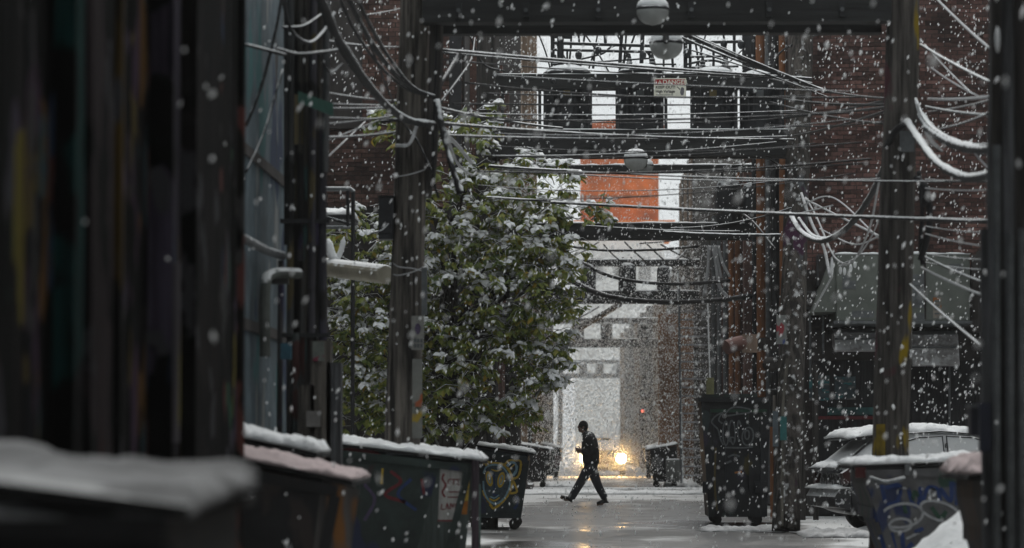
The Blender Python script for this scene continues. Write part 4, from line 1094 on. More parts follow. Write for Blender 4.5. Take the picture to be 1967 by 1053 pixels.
for lx, ly, rx, ry, dz, dens in lobes:
    c = at(lx, ly, TD)
    st = knots[2 + (rt.random() < .5)] if c.z > 2.4 else knots[1 + (rt.random() < .5)]
    mid = st.lerp(c, .5) + Vector((rt.uniform(-.2, .2), rt.uniform(-.3, .3), .15))
    pts = smooth_path([st, mid, c.lerp(st, .25)], 6)
    MB().tube(pts, [.065 - .05 * i / (len(pts) - 1) for i in range(len(pts))], 8).build('branch', M['bark'], tree, smooth=True)
leaves, capsn, twigs = MB(), MB(), MB()
def leaf(mb, p, d, side, L_, w, th=0.0):
    """a pointed folded leaf from p along d"""
    d = d.normalized(); s = side.normalized(); nrm = d.cross(s).normalized()
    if nrm.z < 0: nrm = -nrm
    a, b = p, p + d * L_
    m1, m2 = p + d * L_ * .35, p + d * L_ * .72 + nrm * L_ * .04
    k = w / 2
    vs = [a, m1 + s * k - nrm * k * .3, m2 + s * k * .75 - nrm * k * .3, b - nrm * L_ * .10, m2 - s * k * .75 - nrm * k * .3, m1 - s * k - nrm * k * .3, m1 + nrm * th, m2 + nrm * th]
    fs = [(0, 1, 6), (1, 2, 7, 6), (2, 3, 7), (3, 4, 7), (4, 5, 6, 7), (5, 0, 6)]
    if th:
        vs = [v + nrm * .008 for v in vs]
    mb.add(vs, fs)
for lx, ly, rx, ry, dz, dens in lobes:
    c = at(lx, ly, TD)
    ax, az = rx * TD / F, ry * TD / F
    n = int(rx * ry * dens / 50)
    for _ in range(n):
        while True:
            q = Vector((rt.uniform(-1, 1), rt.uniform(-1, 1), rt.uniform(-1, 1)))
            if q.length < 1: break
        q = q.normalized() * (q.length ** .6)
        p = c + Vector((q.x * ax, q.y * dz, q.z * az))
        # leave ragged gaps
        if mnoise.noise(p * 1.9 + Vector((4, 1, 8))) < -.22 and q.length > .35: continue
        out = Vector((q.x + rt.uniform(-.6, .6), q.y + rt.uniform(-.6, .6) - .15, .15 + rt.uniform(-.3, .5))).normalized()
        ln = rt.uniform(.16, .34)
        end = p + out * ln + Vector((0, 0, -.07))
        twigs.tube([p - out * .1, p + out * ln * .5 + Vector((0, 0, .02)), end], [.007, .005, .003], 4, cap=False)
        snowy = mnoise.noise(p * 2.2) + .5 * q.z + rt.uniform(-.25, .25) > .23
        nl = rt.randint(8, 13)
        for i in range(nl):
            t = .25 + .75 * i / nl
            pp = p.lerp(end, t)
            a = rt.uniform(0, 2 * PI)
            droop = rt.uniform(.5, 1.6)
            d = Vector((math.cos(a), math.sin(a), 0)) + out * .7 + Vector((0, 0, -droop))
            side = d.cross(Vector((rt.uniform(-.4, .4), rt.uniform(-.4, .4), 1)))
            L_ = rt.uniform(.085, .16); w = L_ * rt.uniform(.42, .58)
            leaf(leaves, pp, d, side, L_, w)
            if snowy and rt.random() < .75:
                leaf(capsn, pp + Vector((0, 0, .004)), d + Vector((0, 0, .25)), side, L_ * 1.0, w * 1.3, .026)
        if snowy:
            capsn.ball(end + Vector((0, 0, .015)), (rt.uniform(.025, .06), rt.uniform(.025, .06), .024), 6, 4)
twigs.build('twigs', M['bark'], tree)
o = leaves.build('crown', M['leaf'], tree); o['kind'] = 'stuff'
o = capsn.build('crown_snow', M['snow'], tree, smooth=True); o['kind'] = 'stuff'
# thin bare twigs reaching over the alley
for pts in ([(1060, 735), (1072, 762), (1080, 768)], [(1078, 735), (1100, 735), (1106, 733)], [(1075, 715), (1090, 708), (1096, 698)], [(1100, 400), (1150, 392), (1192, 380)]):
    MB().tube(smooth_path([at(x, y, 49.2) for x, y in pts]), .006, 5).build('twig', M['bark'], tree)

# ------------------------------------------------------------------ yard clutter behind the leaning pole
ld = thing('steel_landing', at(630, 440, 40), 'snowy steel landing with a pipe railing at the edge of the tree', 'landing')
def prod(par, name, pts, w, d=40, m='galv'):
    return MB().tube([at(x, y, d) for x, y in pts], w * d / F / 2, 8).build(name, M[m], par)
dg = 'iron'
prod(ld, 'rail', [(560, 362), (672, 362), (678, 368)], 9); prod(ld, 'rail', [(560, 436), (672, 436)], 7)
prod(ld, 'post', [(667, 364), (667, 436)], 7, m='iron'); prod(ld, 'post', [(677, 366), (677, 860)], 8, m='iron'); prod(ld, 'post', [(600, 364), (600, 860)], 8, m='iron')
a, c = at(560, 402, 40), at(674, 412, 40)
MB().box((a.x, 40, c.z - .05), (c.x, 41.2, c.z)).build('deck', M['iron'], ld)
MB().snow((a.x, 40, c.z + .0), (c.x, 40, c.z), (c.x, 41.2, c.z), (a.x, 41.2, c.z), .11, 20, 8, 2.0).build('snow_layer', M['snow'], ld, smooth=True)
prod(ld, 'brace', [(620, 415), (672, 430)], 6, m='iron')
dt = thing('cream_duct', at(640, 515, 38), 'fat cream duct pipe with snow on top poking out by the leaning pole', 'duct')
p0, p1 = at(560, 505, 38.6), at(740, 527, 36.6)
MB().tube([p0, p0.lerp(p1, .5), p1 - (p1 - p0).normalized() * .02, p1], [.105, .105, .105, .095], 20).build('pipe', mat('cream_pipe', (.30, .28, .22), .6, .2, 5, snow=.9, lo=.45), dt)
MB().tube([p0 + Vector((.35, 0, 0)), p0 + Vector((.35, -.03, -2.8))], .04, 8).build('stand', M['iron'], dt)
sp = thing('snowed_bracket', at(650, 495, 37.7), 'forked bracket heaped with snow above the cream duct', 'bracket')
MB().tube(smooth_path([at(628, 458, 37.7), at(634, 485, 37.7), at(644, 500, 37.7)]), [.02, .03, .04] + [.05] * 14, 8).build('arm', M['snow'], sp, smooth=True)
MB().tube(smooth_path([at(660, 454, 37.7), at(655, 478, 37.7), at(646, 500, 37.7)]), [.008, .012, .018] + [.03] * 14, 8).build('arm', M['snow'], sp, smooth=True)
yw = thing('yard_fence', (at(700, 0, 53).x, 53, 0), 'dark board fence behind the tree', 'fence')
for i in range(16):
    x = -6.0 + i * .26
    MB().box((x, 53.6, .03), (x + .245, 53.64, 1.95 + .05 * (i % 3))).build('board', M['wood_wet'], yw)
MB().box((-6.0, 53.65, 1.5), (-1.85, 53.72, 1.6)).build('rail', M['wood_wet'], yw)
# ------------------------------------------------------------------ dumpsters
def dumpster(label, xb, y0, s, w, dep, hb, hf, mbody, snow_th=.06, sm='snow', lidm=None, panel=None, wheels=True, base=.17, lid_over=.07, name='dumpster', seed=1.0):
    """xb: back (wall side) x, y0: near end, s=+1 front towards +x / -1 towards -x"""
    X = lambda u: xb + s * u
    t = thing(name, (X(dep / 2), y0 + w / 2, 0), label, 'dumpster', 'dumpsters along the alley')
    prof = [(0.0, base), (dep * .80, base), (dep * .97, hf - .16), (dep * .97, hf - .02), (0.0, hb - .02)]
    q = [(X(u), z) for u, z in prof]
    if s < 0: q = q[::-1]
    body = MB().prism(q, 'y', y0, y0 + w).build('body', mbody, t)
    bv = body.modifiers.new('bevel', 'BEVEL'); bv.width = .015; bv.segments = 2
    # rim, corner posts and ribs on the end that faces the camera
    def slab(u0, z0, u1, z1, wd, dd, nm, m):
        a, b = Vector((X(u0), y0 - dd, z0)), Vector((X(u1), y0 - dd, z1))
        dr = (b - a).normalized(); nn = Vector((-dr.z, 0, dr.x)) * wd / 2
        v = [a - nn, b - nn, b + nn, a + nn]
        v2 = [p + Vector((0, dd + .01, 0)) for p in v]
        return MB().add(v + v2, [(0, 1, 2, 3), (7, 6, 5, 4), (0, 4, 5, 1), (1, 5, 6, 2), (2, 6, 7, 3), (3, 7, 4, 0)]).build(nm, m, t)
    slab(.0, hb - .07, dep * .97, hf - .07, .07, .035, 'rim', mbody)
    slab(dep * .80, base + .01, dep * .955, hf - .1, .07, .03, 'corner_rib', mbody)
    slab(.03, base + .01, .03, hb - .1, .06, .028, 'corner_rib', mbody)
    slab(.06, base + .04, dep * .78, base + .04, .06, .026, 'bottom_rib', mbody)
    # fork sleeve along the front
    MB().box((X(dep * .82), y0 + .05, .62), (X(dep * .93), y0 + w - .05, .72)).build('front_rail', mbody, t)
    lm = lidm or M['rubber']
    half = w / 2
    for k in (0, 1):
        ya, yb = y0 - .03 + k * (half + .02), y0 + half + k * (half + .03) - (.01 if k == 0 else -.0)
        z0, z1 = hb, hf
        q = [(X(-.02), z0), (X(dep + lid_over), z1 - .03), (X(dep + lid_over), z1 + .0), (X(dep * .5), (z0 + z1) / 2 + .035), (X(-.02), z0 + .03)]
        if s < 0: q = q[::-1]
        lid = MB().prism(q, 'y', ya, yb).build('lid', lm, t)
        MB().tube([(X(.02), ya + .06, z0 + .03), (X(.02), yb - .06, z0 + .03)], .025, 8).build('hinge', M['iron'], lid)
        if snow_th:
            xa, xc = (X(-.02), X(dep + lid_over - .01)) if s > 0 else (X(dep + lid_over - .01), X(-.02))
            za, zc = (z0 + .025, z1 + .004) if s > 0 else (z1 + .004, z0 + .025)
            MB().snow((xa, ya, za), (xc, ya, zc), (xc, yb, zc), (xa, yb, za), snow_th, 60, 26, seed + k * 3, .75).build('snow_layer', M[sm], lid, smooth=True)
    if wheels:
        for u, yy in ((dep * .1, .12), (dep * .72, .12), (dep * .1, w - .12), (dep * .72, w - .12)):
            p = Vector((X(u), y0 + yy, .085))
            wh = MB().tube([p + Vector((0, -.025, 0)), p + Vector((0, .025, 0))], .085, 14).build('caster', M['rubber'], t)
            MB().box(p + Vector((-.03, -.04, .03)), p + Vector((.03, -.03, base - .06))).build('fork', M['iron'], wh)
            MB().box(p + Vector((-.05, -.045, base - .09)), p + Vector((.05, .05, base - .075))).build('plate', M['iron'], wh)
    return t

def gr(pts, d, par, m, wpx, name='graffiti', n=6, lift=.004):
    return MB().ribbon([at(x, y, d - lift) for x, y in pts], wpx * d / F, n=n).build(name, m, par)
def arc(cx, cy, rx, ry, a0=0, a1=360, n=14, tilt=0):
    out = []
    for i in range(n + 1):
        a = math.radians(a0 + (a1 - a0) * i / n)
        x, y = rx * math.cos(a), ry * math.sin(a)
        ct, st_ = math.cos(math.radians(tilt)), math.sin(math.radians(tilt))
        out.append((cx + x * ct - y * st_, cy + x * st_ + y * ct))
    return out

dg_ = mat('dark_green_sheet_steel', (.022, .034, .030), .6, .45, 5, bump=.12, splats=[((.05, .012, .016), 1.4, (1, 1, .8), .62), ((.012, .018, .05), 1.7, (1, 1, .7), .62), ((.06, .065, .062), 4.5, (1, 1, .4), .70)])
dk_ = mat('black_sheet_steel', (.014, .014, .015), .65, .5, 5, bump=.12, splats=[((.03, .022, .02), 2.2, (1, 1, .5), .60)])
# foreground, very soft
dn = dumpster('blurred foreground dumpster with a thick sheet of snow on its lid', -2.02, 8.6, 1, 1.75, .98, 1.2, 1.14, dk_, 0, wheels=True, seed=2, lid_over=.02)
MB().snow((-2.05, 8.5, 1.10), (-1.02, 8.62, 1.10), (-1.02, 10.4, 1.19), (-2.05, 10.4, 1.27), .05, 60, 30, 5.0, .7, .04, .12).build('snow_layer', M['snow_thin'], dn, smooth=True)
# second, pinkish lid
d2 = dumpster('black dumpster with pinkish snow on its lid on the left', -2.62, 22.8, 1, 1.85, .96, 1.22, 1.04, dk_, .055, 'snow_dirty', seed=9)
MB().add([at(618, 920, 22.79), at(690, 940, 22.79), at(672, 1080, 22.79), at(600, 1080, 22.79)], [(0, 3, 2, 1)]).build('rusty_plate', mat('rusty_grey_plate', (.075, .068, .064), .7, .5, 5, WST, splats=[((.20, .085, .02), 2, (1, 1, .35), .58)]), d2)
# narrow one behind it
dumpster('narrow dark bin with white snow squeezed behind the pink lidded dumpster', -2.72, 25.3, 1, 1.3, .62, 1.34, 1.22, dk_, .07, seed=4)
# big green dumpster with notice
d3 = dumpster('big dark green dumpster with a red and white notice by the leaning pole', -2.43, 32.4, 1, 1.9, 1.34, 1.27, 1.12, dg_, .06, seed=6)
dd3 = 32.4
MB().add([at(x, y, dd3 - .012) for x, y in ((846, 888), (914, 886), (890, 1090), (792, 1090))], [(0, 3, 2, 1)]).build('end_panel', mat('scraped_green_panel', (.046, .060, .054), .65, .5, 7, WST, splats=[((.14, .16, .15), 2.5, (1.5, 1, .25), .60)]), d3)
nt_ = MB().add([at(x, y, dd3 - .018) for x, y in ((846, 896), (888, 897), (881, 1002), (841, 1002))], [(0, 3, 2, 1)]).build('notice', mat('worn_white_notice', (.27, .265, .25), .7, .25, 14, WST), d3)
for y_ in (898, 1000):
    gr([(846 - (y_ > 950) * 5, y_), (888 - (y_ > 950) * 7, y_)], dd3 - .018, nt_, M['p_red'], 3, 'notice_border')
gr([(853, 910), (850, 920), (856, 932), (850, 945), (855, 955)], dd3 - .018, nt_, M['p_red'], 4, 'notice_lettering')
for pts in ([(862, 921), (884, 921)], [(862, 921), (861, 928), (866, 930)], [(872, 921), (871, 931)], [(880, 921), (879, 930), (884, 931)], [(849, 968), (848, 978), (855, 978)], [(857, 978), (859, 967), (862, 978)], [(865, 978), (866, 967), (870, 974), (872, 967)], [(875, 978), (876, 968), (880, 970)], [(862, 945), (883, 945)], [(860, 955), (881, 955)]):
    gr(pts, dd3 - .018, nt_, M['p_red'], 2.2, 'notice_lettering')
for y0_, y1_, m_ in ((915, 939, 'p_yellow'), (941, 962, 'p_yellow'), (963, 988, 'p_orange')):
    MB().add([at(x, y, dd3 - .017) for x, y in ((892 - (y0_ - 915) * .07, y0_), (903 - (y0_ - 915) * .08, y0_), (903 - (y1_ - 915) * .08, y1_), (892 - (y1_ - 915) * .07, y1_))], [(0, 3, 2, 1)]).build('warning_sticker', M[m_], d3)
for pts, m_, w_ in (([(655, 868), (690, 864), (720, 872), (738, 884)], 'p_red', 10), ([(742, 870), (780, 868), (826, 872)], 'p_grey', 12), ([(750, 905), (770, 925), (740, 950), (780, 965)], 'p_red', 6), ([(790, 920), (765, 950), (800, 980)], 'p_navy', 6), ([(700, 930), (720, 960), (700, 1000)], 'p_purple', 6), ([(735, 900), (733, 930)], 'p_yellow', 4), ([(810, 920), (815, 950)], 'p_red', 5)):
    gr(pts, dd3, d3, M[m_], w_)
MB().tube([at(913, 885, 32.3), at(913, 1100, 32.3)], .035, 10).build('corner_post', mat('scuffed_corner_post', (.05, .035, .045), .7, .5, 7, WST, splats=[((.02, .03, .09), 2, (1, 1, .4), .6), ((.14, .03, .05), 2, (1, 1, .5), .62)]), d3)
MB().tube([at(921, 930, 32.4), at(921, 1100, 32.4)], .012, 8).build('edge_strip', mat('verdigris_strip', (.10, .16, .14), .7), d3)
# far dumpster with the painted face
d4 = dumpster('dark green dumpster spray painted with a yellow and blue face', -1.68, 50.6, 1, 1.7, .80, 1.24, 1.13, mat('blue_green_steel', (.020, .030, .032), .6, .5, 5, bump=.1, splats=[((.022, .026, .062), 1.5, (1, 1, .8), .54), ((.05, .06, .06), 4, (1, 1, .6), .68)]), .05, seed=8)
fd = 50.6
def G(zx, zy): return (880 + zx / 5.015, 830 + zy / 5.015)
def gz(pts, m_, w_, lift=.004): gr([G(*p) for p in pts], fd, d4, M[m_], w_, lift=lift)
MB().add([at(*G(x, y), fd - .002) for x, y in [(250, 400), (300, 330), (380, 310), (450, 350), (490, 450), (480, 560), (420, 680), (340, 720), (280, 650), (245, 540)]], [tuple(range(10))[::-1]]).build('graffiti', mat('blue_grey_paint', (.05, .075, .09), .7, .5, 20), d4)
gz([(235, 310), (270, 290), (350, 300), (430, 310), (490, 370), (520, 450), (510, 540), (470, 620), (410, 690), (340, 740)], 'p_yellow', 4.5)
gz([(240, 560), (270, 640), (340, 740)], 'p_yellow', 4.5); gz([(225, 290), (262, 270), (280, 340)], 'p_yellow', 6)
gz([(245, 400), (270, 340), (340, 315), (420, 330), (470, 390), (500, 480), (480, 570), (430, 650), (360, 690), (290, 650), (250, 560), (243, 470)], 'p_blue', 3.5, .006)
gz([(440, 320), (490, 275), (545, 275), (600, 280), (600, 360), (575, 430), (530, 450)], 'p_yellow', 4.0)
gz([(470, 330), (520, 290), (560, 320), (560, 370), (530, 420)], 'p_blue', 5); gz([(490, 360), (545, 310)], 'p_yellow', 2, .006)
gz([(530, 470), (560, 540), (560, 580), (500, 590)], 'p_yellow', 4)
for ex, ey, rx, ry, tl in ((300, 450, 32, 75, -12), (415, 460, 36, 78, 12)):
    MB().add([at(*G(*p), fd - .005) for p in arc(ex, ey, rx, ry, 0, 345, 15, tl)], [tuple(range(16))[::-1]]).build('graffiti', M['p_yellow'], d4)
    gz(arc(ex, ey, rx * .4, ry * .55, 0, 360, 10, tl), 'p_blue', 2, .007)
gz([(320, 360), (370, 375), (420, 360)], 'p_yellow', 2.5, .006); gz([(345, 400), (350, 520), (340, 600), (385, 605)], 'p_navy', 2.5, .006)
gz([(300, 640), (350, 660), (400, 630)], 'p_yellow', 3, .006); gz([(310, 620), (350, 635), (395, 605)], 'p_blue', 2.5, .007)
gz([(240, 620), (300, 700)], 'p_navy', 4); gz([(560, 620), (580, 680), (540, 740)], 'p_navy', 6)
# right: blue lettered dumpster
d5 = dumpster('grey dumpster sprayed with blue letters and white loops, on the right', 4.02, 30.2, -1, 1.8, 1.60, 1.13, 1.09, mat('grey_dull_steel', (.085, .085, .088), .65, .35, 5, bump=.1, splats=[((.02, .03, .08), 2.2, (1.2, 1, .5), .56), ((.02, .05, .035), 2.6, (1, 1, .6), .62)]), .055, seed=12)
fd = 30.2
def H(zx, zy): return (1620 + zx / 4.942, 840 + zy / 4.942)
def hz(pts, m_, w_, lift=.004): gr([H(*p) for p in pts], fd, d5, M[m_], w_, lift=lift)
for pts, m_ in (([(260, 430), (290, 620), (310, 800)], 'p_navy'), ([(350, 450), (380, 600)], 'p_navy'), ([(380, 480), (520, 460), (500, 600), (400, 640)], 'p_navy'), ([(600, 480), (640, 620), (700, 640), (720, 470)], 'p_navy'), ([(740, 600), (790, 480), (880, 500), (900, 600)], 'p_navy'),
                ([(900, 480), (1000, 600), (1010, 420)], 'p_navy'), ([(1050, 430), (1060, 640)], 'p_navy'), ([(1110, 840), (1140, 600), (1180, 820)], 'p_navy'), ([(1160, 430), (1170, 600), (1190, 800)], 'p_navy'), ([(560, 640), (580, 720)], 'p_green'), ([(700, 560), (660, 520), (640, 600)], 'p_green'), ([(820, 660), (900, 760), (960, 700)], 'p_green'),
                ([(340, 920), (380, 1060)], 'p_navy'), ([(440, 900), (480, 1080)], 'p_navy'), ([(540, 900), (560, 1060), (640, 1000)], 'p_navy'), ([(660, 900), (740, 860)], 'p_navy'), ([(980, 820), (1040, 850)], 'p_navy')):
    hz(pts, m_, 8)
hz(arc(540, 740, 200, 110, 0, 360, 18, -8), 'p_white', 5, .007); hz(arc(525, 830, 105, 60, 0, 360, 16, -5), 'p_white', 5, .008)
hz(arc(900, 700, 190, 85, 0, 360, 18, 18), 'p_white', 5, .007); hz(arc(560, 520, 60, 40, 150, 330), 'p_white', 4); hz(arc(830, 520, 30, 35), 'p_white', 4); hz([(580, 960), (700, 900)], 'p_white', 5)
MB().box(at(1640, 898, 30.15), at(1660, 918, 30.1)).build('red_knob', mat('rusty_red_knob', (.06, .012, .012)), d5)
MB().tube(smooth_path([at(1668, 918, 30.1), at(1700, 926, 30.05), at(1735, 918, 30.1)]), .02, 8).build('handle', M['galv'], d5)
MB().box(at(1735, 892, 30.14), at(1745, 912, 30.08)).build('latch', M['galv'], d5)
# right: near brown
dumpster('brown dumpster with dirty pinkish snow at the right edge', 3.62, 22.3, -1, 1.7, 1.06, 1.20, 1.08, mat('brown_sheet_steel', (.030, .022, .019), .65, .5, 5, WST, bump=.12, splats=[((.06, .03, .016), 1.8, (1, 1, .4), .60)]), .09, 'snow_dirty', seed=15)
# heap of shovelled snow in front of it
hp = MB().snow((at(1650, 0, 26.5).x, 26.0, -.02), (3.55, 26.0, -.02), (3.75, 29.3, -.02), (at(1640, 0, 29).x, 29.3, -.02), .1, 30, 20, 3.0, .3, .1)
for v in hp.v:
    k = max(0, min(1, (v.x - 2.15) / 1.15)) * max(0, min(1, 1.25 - abs(v.y - 27.6) / 1.6))
    if v.z > .01: v.z += .86 * (k ** 1.1) * (1 + .12 * mnoise.noise(v * 3))
tag(hp.build('snow_heap', M['snow'], loc=(3, 27.5, 0), smooth=True), 'sloping heap of shovelled snow between the two right dumpsters', 'snow heap')
# tall dark steel skip on the right
t = thing('tall_dumpster', (at(1425, 0, 54).x, 54.5, 0), 'tall black steel dumpster with a grey scrawled tag', 'dumpster', 'dumpsters along the alley')
x0, x1 = at(1346, 0, 53.8).x, at(1478, 0, 53.8).x
zt = at(0, 772, 53.8).z
bk = mat('near_black_steel', (.015, .017, .020), .6, .5, 5, bump=.12, splats=[((.03, .045, .045), 2.0, (1, 1, .7), .62), ((.03, .022, .045), 1.6, (1, 1, .6), .62), ((.07, .06, .02), 2.4, (1, 1, .5), .68)])
o = MB().prism([(x0 + .12, .12), (x1 - .05, .12), (x1, zt), (x0, zt)], 'y', 53.8, 55.6).build('body', bk, t)
MB().box((x0 - .04, 53.72, zt), (x1 + .04, 55.7, zt + .07)).build('rim', bk, t)
MB().box((x0 + .15, 53.70, zt - .17), (x1 - .05, 53.79, zt - .12)).build('bar', M['p_green'], t)
MB().box((x0 + .02, 53.73, zt + .07), (x1 - .2, 55.6, zt + .12)).build('lid', dg_, t)
for k in range(5):
    u = x0 + .2 + (x1 - x0 - .35) * k / 4
    if k != 2: MB().box((u, 53.74, .14), (u + .05, 53.80, zt - .2)).build('rib', bk, t)
MB().box((x0 + .02, 53.7, .5), (x0 + .2, 53.79, .68)).build('fork_pocket', bk, t); MB().box((x1 - .25, 53.7, .5), (x1 - .06, 53.79, .68)).build('fork_pocket', bk, t)
for u in (x0 + .25, x1 - .2):
    for v_ in (53.95, 55.4):
        MB().tube([(u, v_ - .03, .08), (u, v_ + .03, .08)], .08, 12).build('caster', M['rubber'], t)
fd = 53.69
def K(zx, zy): return (1340 + zx / 7.02, 750 + zy / 7.02)
def kz(pts, w_=3): gr([K(*p) for p in pts], fd, t, M['p_grey'], w_)
kz([(340, 300), (250, 340), (185, 430), (270, 530), (300, 650), (340, 740)]); kz([(320, 310), (280, 400), (330, 450)]); kz([(370, 310), (450, 240), (560, 230), (700, 260), (690, 300), (560, 320), (380, 345), (370, 310)])
kz(arc(375, 580, 38, 160)); kz([(430, 700), (420, 520), (450, 410), (490, 470), (500, 640), (470, 730), (440, 640), (500, 640)]); kz([(550, 700), (530, 520), (550, 410), (580, 480)]); kz(arc(670, 620, 75, 120, 0, 360, 16, 8)); kz(arc(660, 600, 30, 60)); kz([(360, 770), (600, 775), (740, 760)])
kz([(400, 900), (480, 870), (560, 890)], 4); kz([(380, 980), (450, 950)], 4)
gr([(1374, 860), (1372, 930), (1376, 980)], fd, t, M['p_dull_yellow'], 4); gr([(1410, 908), (1424, 906)], fd, t, M['p_orange'], 4)
MB().box(at(1356, 726, 53.75), at(1371, 758, 53.70)).build('sticky_label', mat('pale_yellow_card', (.24, .24, .12), .7), t)
# junk beyond the tall dumpster: boards between it and the sprayed pole
jk = thing('leaning_boards', (at(1485, 0, 56).x, 56.2, 0), 'rusty boards leaning between the tall dumpster and the sprayed pole', 'boards')
for px, y0_, m_ in ((1478, 820, 'rust'), (1484, 760, 'wood'), (1490, 870, 'p_purple'), (1535, 640, 'wood_wet'), (1560, 700, 'wood_wet')):
    a = at(px, y0_, 56)
    MB().box((a.x, 56.0, .02), (a.x + .09, 56.06, a.z)).build('board', M[m_], jk)
# hazy bins across the street
for i, (px0, px1, py, d, s_, lab) in enumerate(((1000, 1058, 868, 97.5, 1, 'dark hazy bin beside the kerb behind the face painted dumpster'), (1040, 1078, 868, 116, 1, 'pale hazy bin further up the left of the alley'), (1246, 1300, 864, 97.6, -1, 'snowy hazy bin at the foot of the iron stairs'), (1238, 1266, 866, 122, -1, 'faint bin between the stairs and the far car'))):
    xa, xc = at(px0, 0, d).x, at(px1, 0, d).x
    dumpster(lab, xa if s_ > 0 else xc, d, s_, 1.7, xc - xa, 1.22, 1.08, dk_ if i in (0, 2) else dg_, .06, seed=20 + i)
o = MB().tube([at(1292, 940, 96.9) * Vector((1, 1, 0)) + Vector((0, 0, z)) for z in (.16, .2, .8, .84)], [.17, .19, .2, .17], 16).build('waste_bin', mat('pale_plastic', (.20, .21, .20), .6, .2, 6, snow=.9))
tag(o, 'small pale bin in front of the iron stairs', 'bin')

# ------------------------------------------------------------------ iron stairs across the street
stx0, stx1 = at(1313, 0, 94.9).x, at(1368, 0, 94.9).x
st = thing('iron_stairs', ((stx0 + stx1) / 2, 97, .15), 'iron outside stairs rising beside the tall dumpster', 'stairs')
trm = mat('snowy_iron_tread', (.30, .30, .31), .6, .3, 10, snow=1.0, lo=.5)
n_ = 21
for i in range(n_):
    z = .15 + .25 * (i + 1); y = 95.2 + .19 * i
    if y > 97.05: 
        pass
    MB().box((stx0, y, z - .05), (stx1, y + .26, z)).build('tread', trm, st)
for x in (stx0 - .04, stx1):
    MB().prism([(95.1, .16), (95.4, .16), (95.2 + .19 * n_ + .2, .25 * n_ + .2), (95.2 + .19 * n_ - .1, .25 * n_ + .3)], 'x', x, x + .04).build('stringer', M['galv'], st)
for k in range(5):
    yy = 95.25 + k * .95; zz = .3 + k * 1.25
    MB().tube([(stx0 - .05, yy, zz), (stx0 - .05, yy, zz + 1.0)], .02, 6).build('baluster', M['galv'], st)
MB().tube([(stx0 - .05, 95.2, 1.25), (stx0 - .05, 99.1, 6.3)], .028, 6).build('handrail', M['galv'], st)
MB().tube([(stx0 - .08, 95.0, .15), (stx0 - .12, 95.0, 5.6)], .03, 6).build('upright', M['galv'], st)

# ------------------------------------------------------------------ wall clutter on the right
vh = thing('vent_hood', at(1425, 660, 60), 'faded pink vent hood with a cream flap on the dark right wall', 'vent')
dv = 60.3
MB().tube(smooth_path([at(1395, 668, dv - .3), at(1412, 662, dv - .2), at(1430, 658, dv), at(1445, 656, dv + .2)]), .13, 16).build('pipe', mat('pink_faded_metal', (.26, .14, .12), .7, .2, 6), vh)
MB().box(at(1425, 643, dv - .12), at(1455, 678, dv - .16)).build('flap', mat('cream_flap', (.28, .20, .15), .7, .3, 9, (2, 1, .2), splats=[((.3, .1, .03), 3, (2, 1, .3), .62)]), vh)
a = at(1440, 660, dv)
MB().box((a.x, dv, a.z - .12), (3.75, dv + .3, a.z + .1)).build('duct', M['soot'], vh)
lb = thing('wall_lamp', at(1443, 766, 58.5), 'tiny lit warm bulb above the tall dumpster', 'lamp')
p = at(1443, 766, 58.5)
MB().ball(p, (.026, .026, .034), 10, 6).build('bulb', glow('warm_bulb', (1.0, .75, .45), 14), lb, smooth=True)
MB().tube([p + Vector((0, 0, .03)), p + Vector((.02, .02, .12)), Vector((3.70, 60.0, p.z + .2))], .012, 6).build('arm', M['iron'], lb)
# pressure tank and pipes by the pole
pt = thing('gas_meter', at(1480, 690, 59), 'round grey gas meter with pipes on the dark right wall', 'meter')
p = at(1480, 700, 59.3)
MB().ball(p, (.15, .12, .13), 14, 8).build('housing', M['soot'], pt, smooth=True)
MB().tube([p + Vector((-.2, 0, .22)), p + Vector((-.2, 0, .05)), p], .025, 8).build('pipe', M['rust'], pt)
MB().tube([p + Vector((.15, 0, 0)), p + Vector((.25, 0, 0)), p + Vector((.25, 0, -1.6))], .03, 8).build('pipe', M['iron'], pt)
MB().tube([p, Vector((3.70, p.y + .9, p.z))], .03, 8).build('pipe', M['iron'], pt)
for k, (px, py, w_, h_) in enumerate(((1535, 495, 24, 45), (1580, 490, 20, 60), (1555, 560, 26, 34))):
    d_ = 59.6
    b_ = thing('meter_cabinet', at(px, py + h_, d_), ['grey meter cabinet high beside the hanging white wires', 'tall narrow meter cabinet left of the green cabinet', 'lowest small meter cabinet under the slanting guy wire'][k], 'electrical box', 'meter cabinets on the brick wall')
    a, c = at(px - w_ / 2, py, d_), at(px + w_ / 2, py + h_, d_)
    MB().box((a.x, d_ - .1, c.z), (c.x, 60.0 if a.x > 3.7 else d_ + .3, a.z)).build('housing', mat('meter_grey', (.07, .072, .075), .6, .3, 6, snow=.9), b_)
    MB().box((a.x + .02, d_ - .115, c.z + .03), (c.x - .02, d_ - .1, a.z - .03)).build('door', M['soot'], b_)
    MB().tube([((a.x + c.x) / 2, d_ - .06, c.z), ((a.x + c.x) / 2, d_ - .06, c.z - 1.2)], .02, 6).build('conduit', M['galv'], b_)

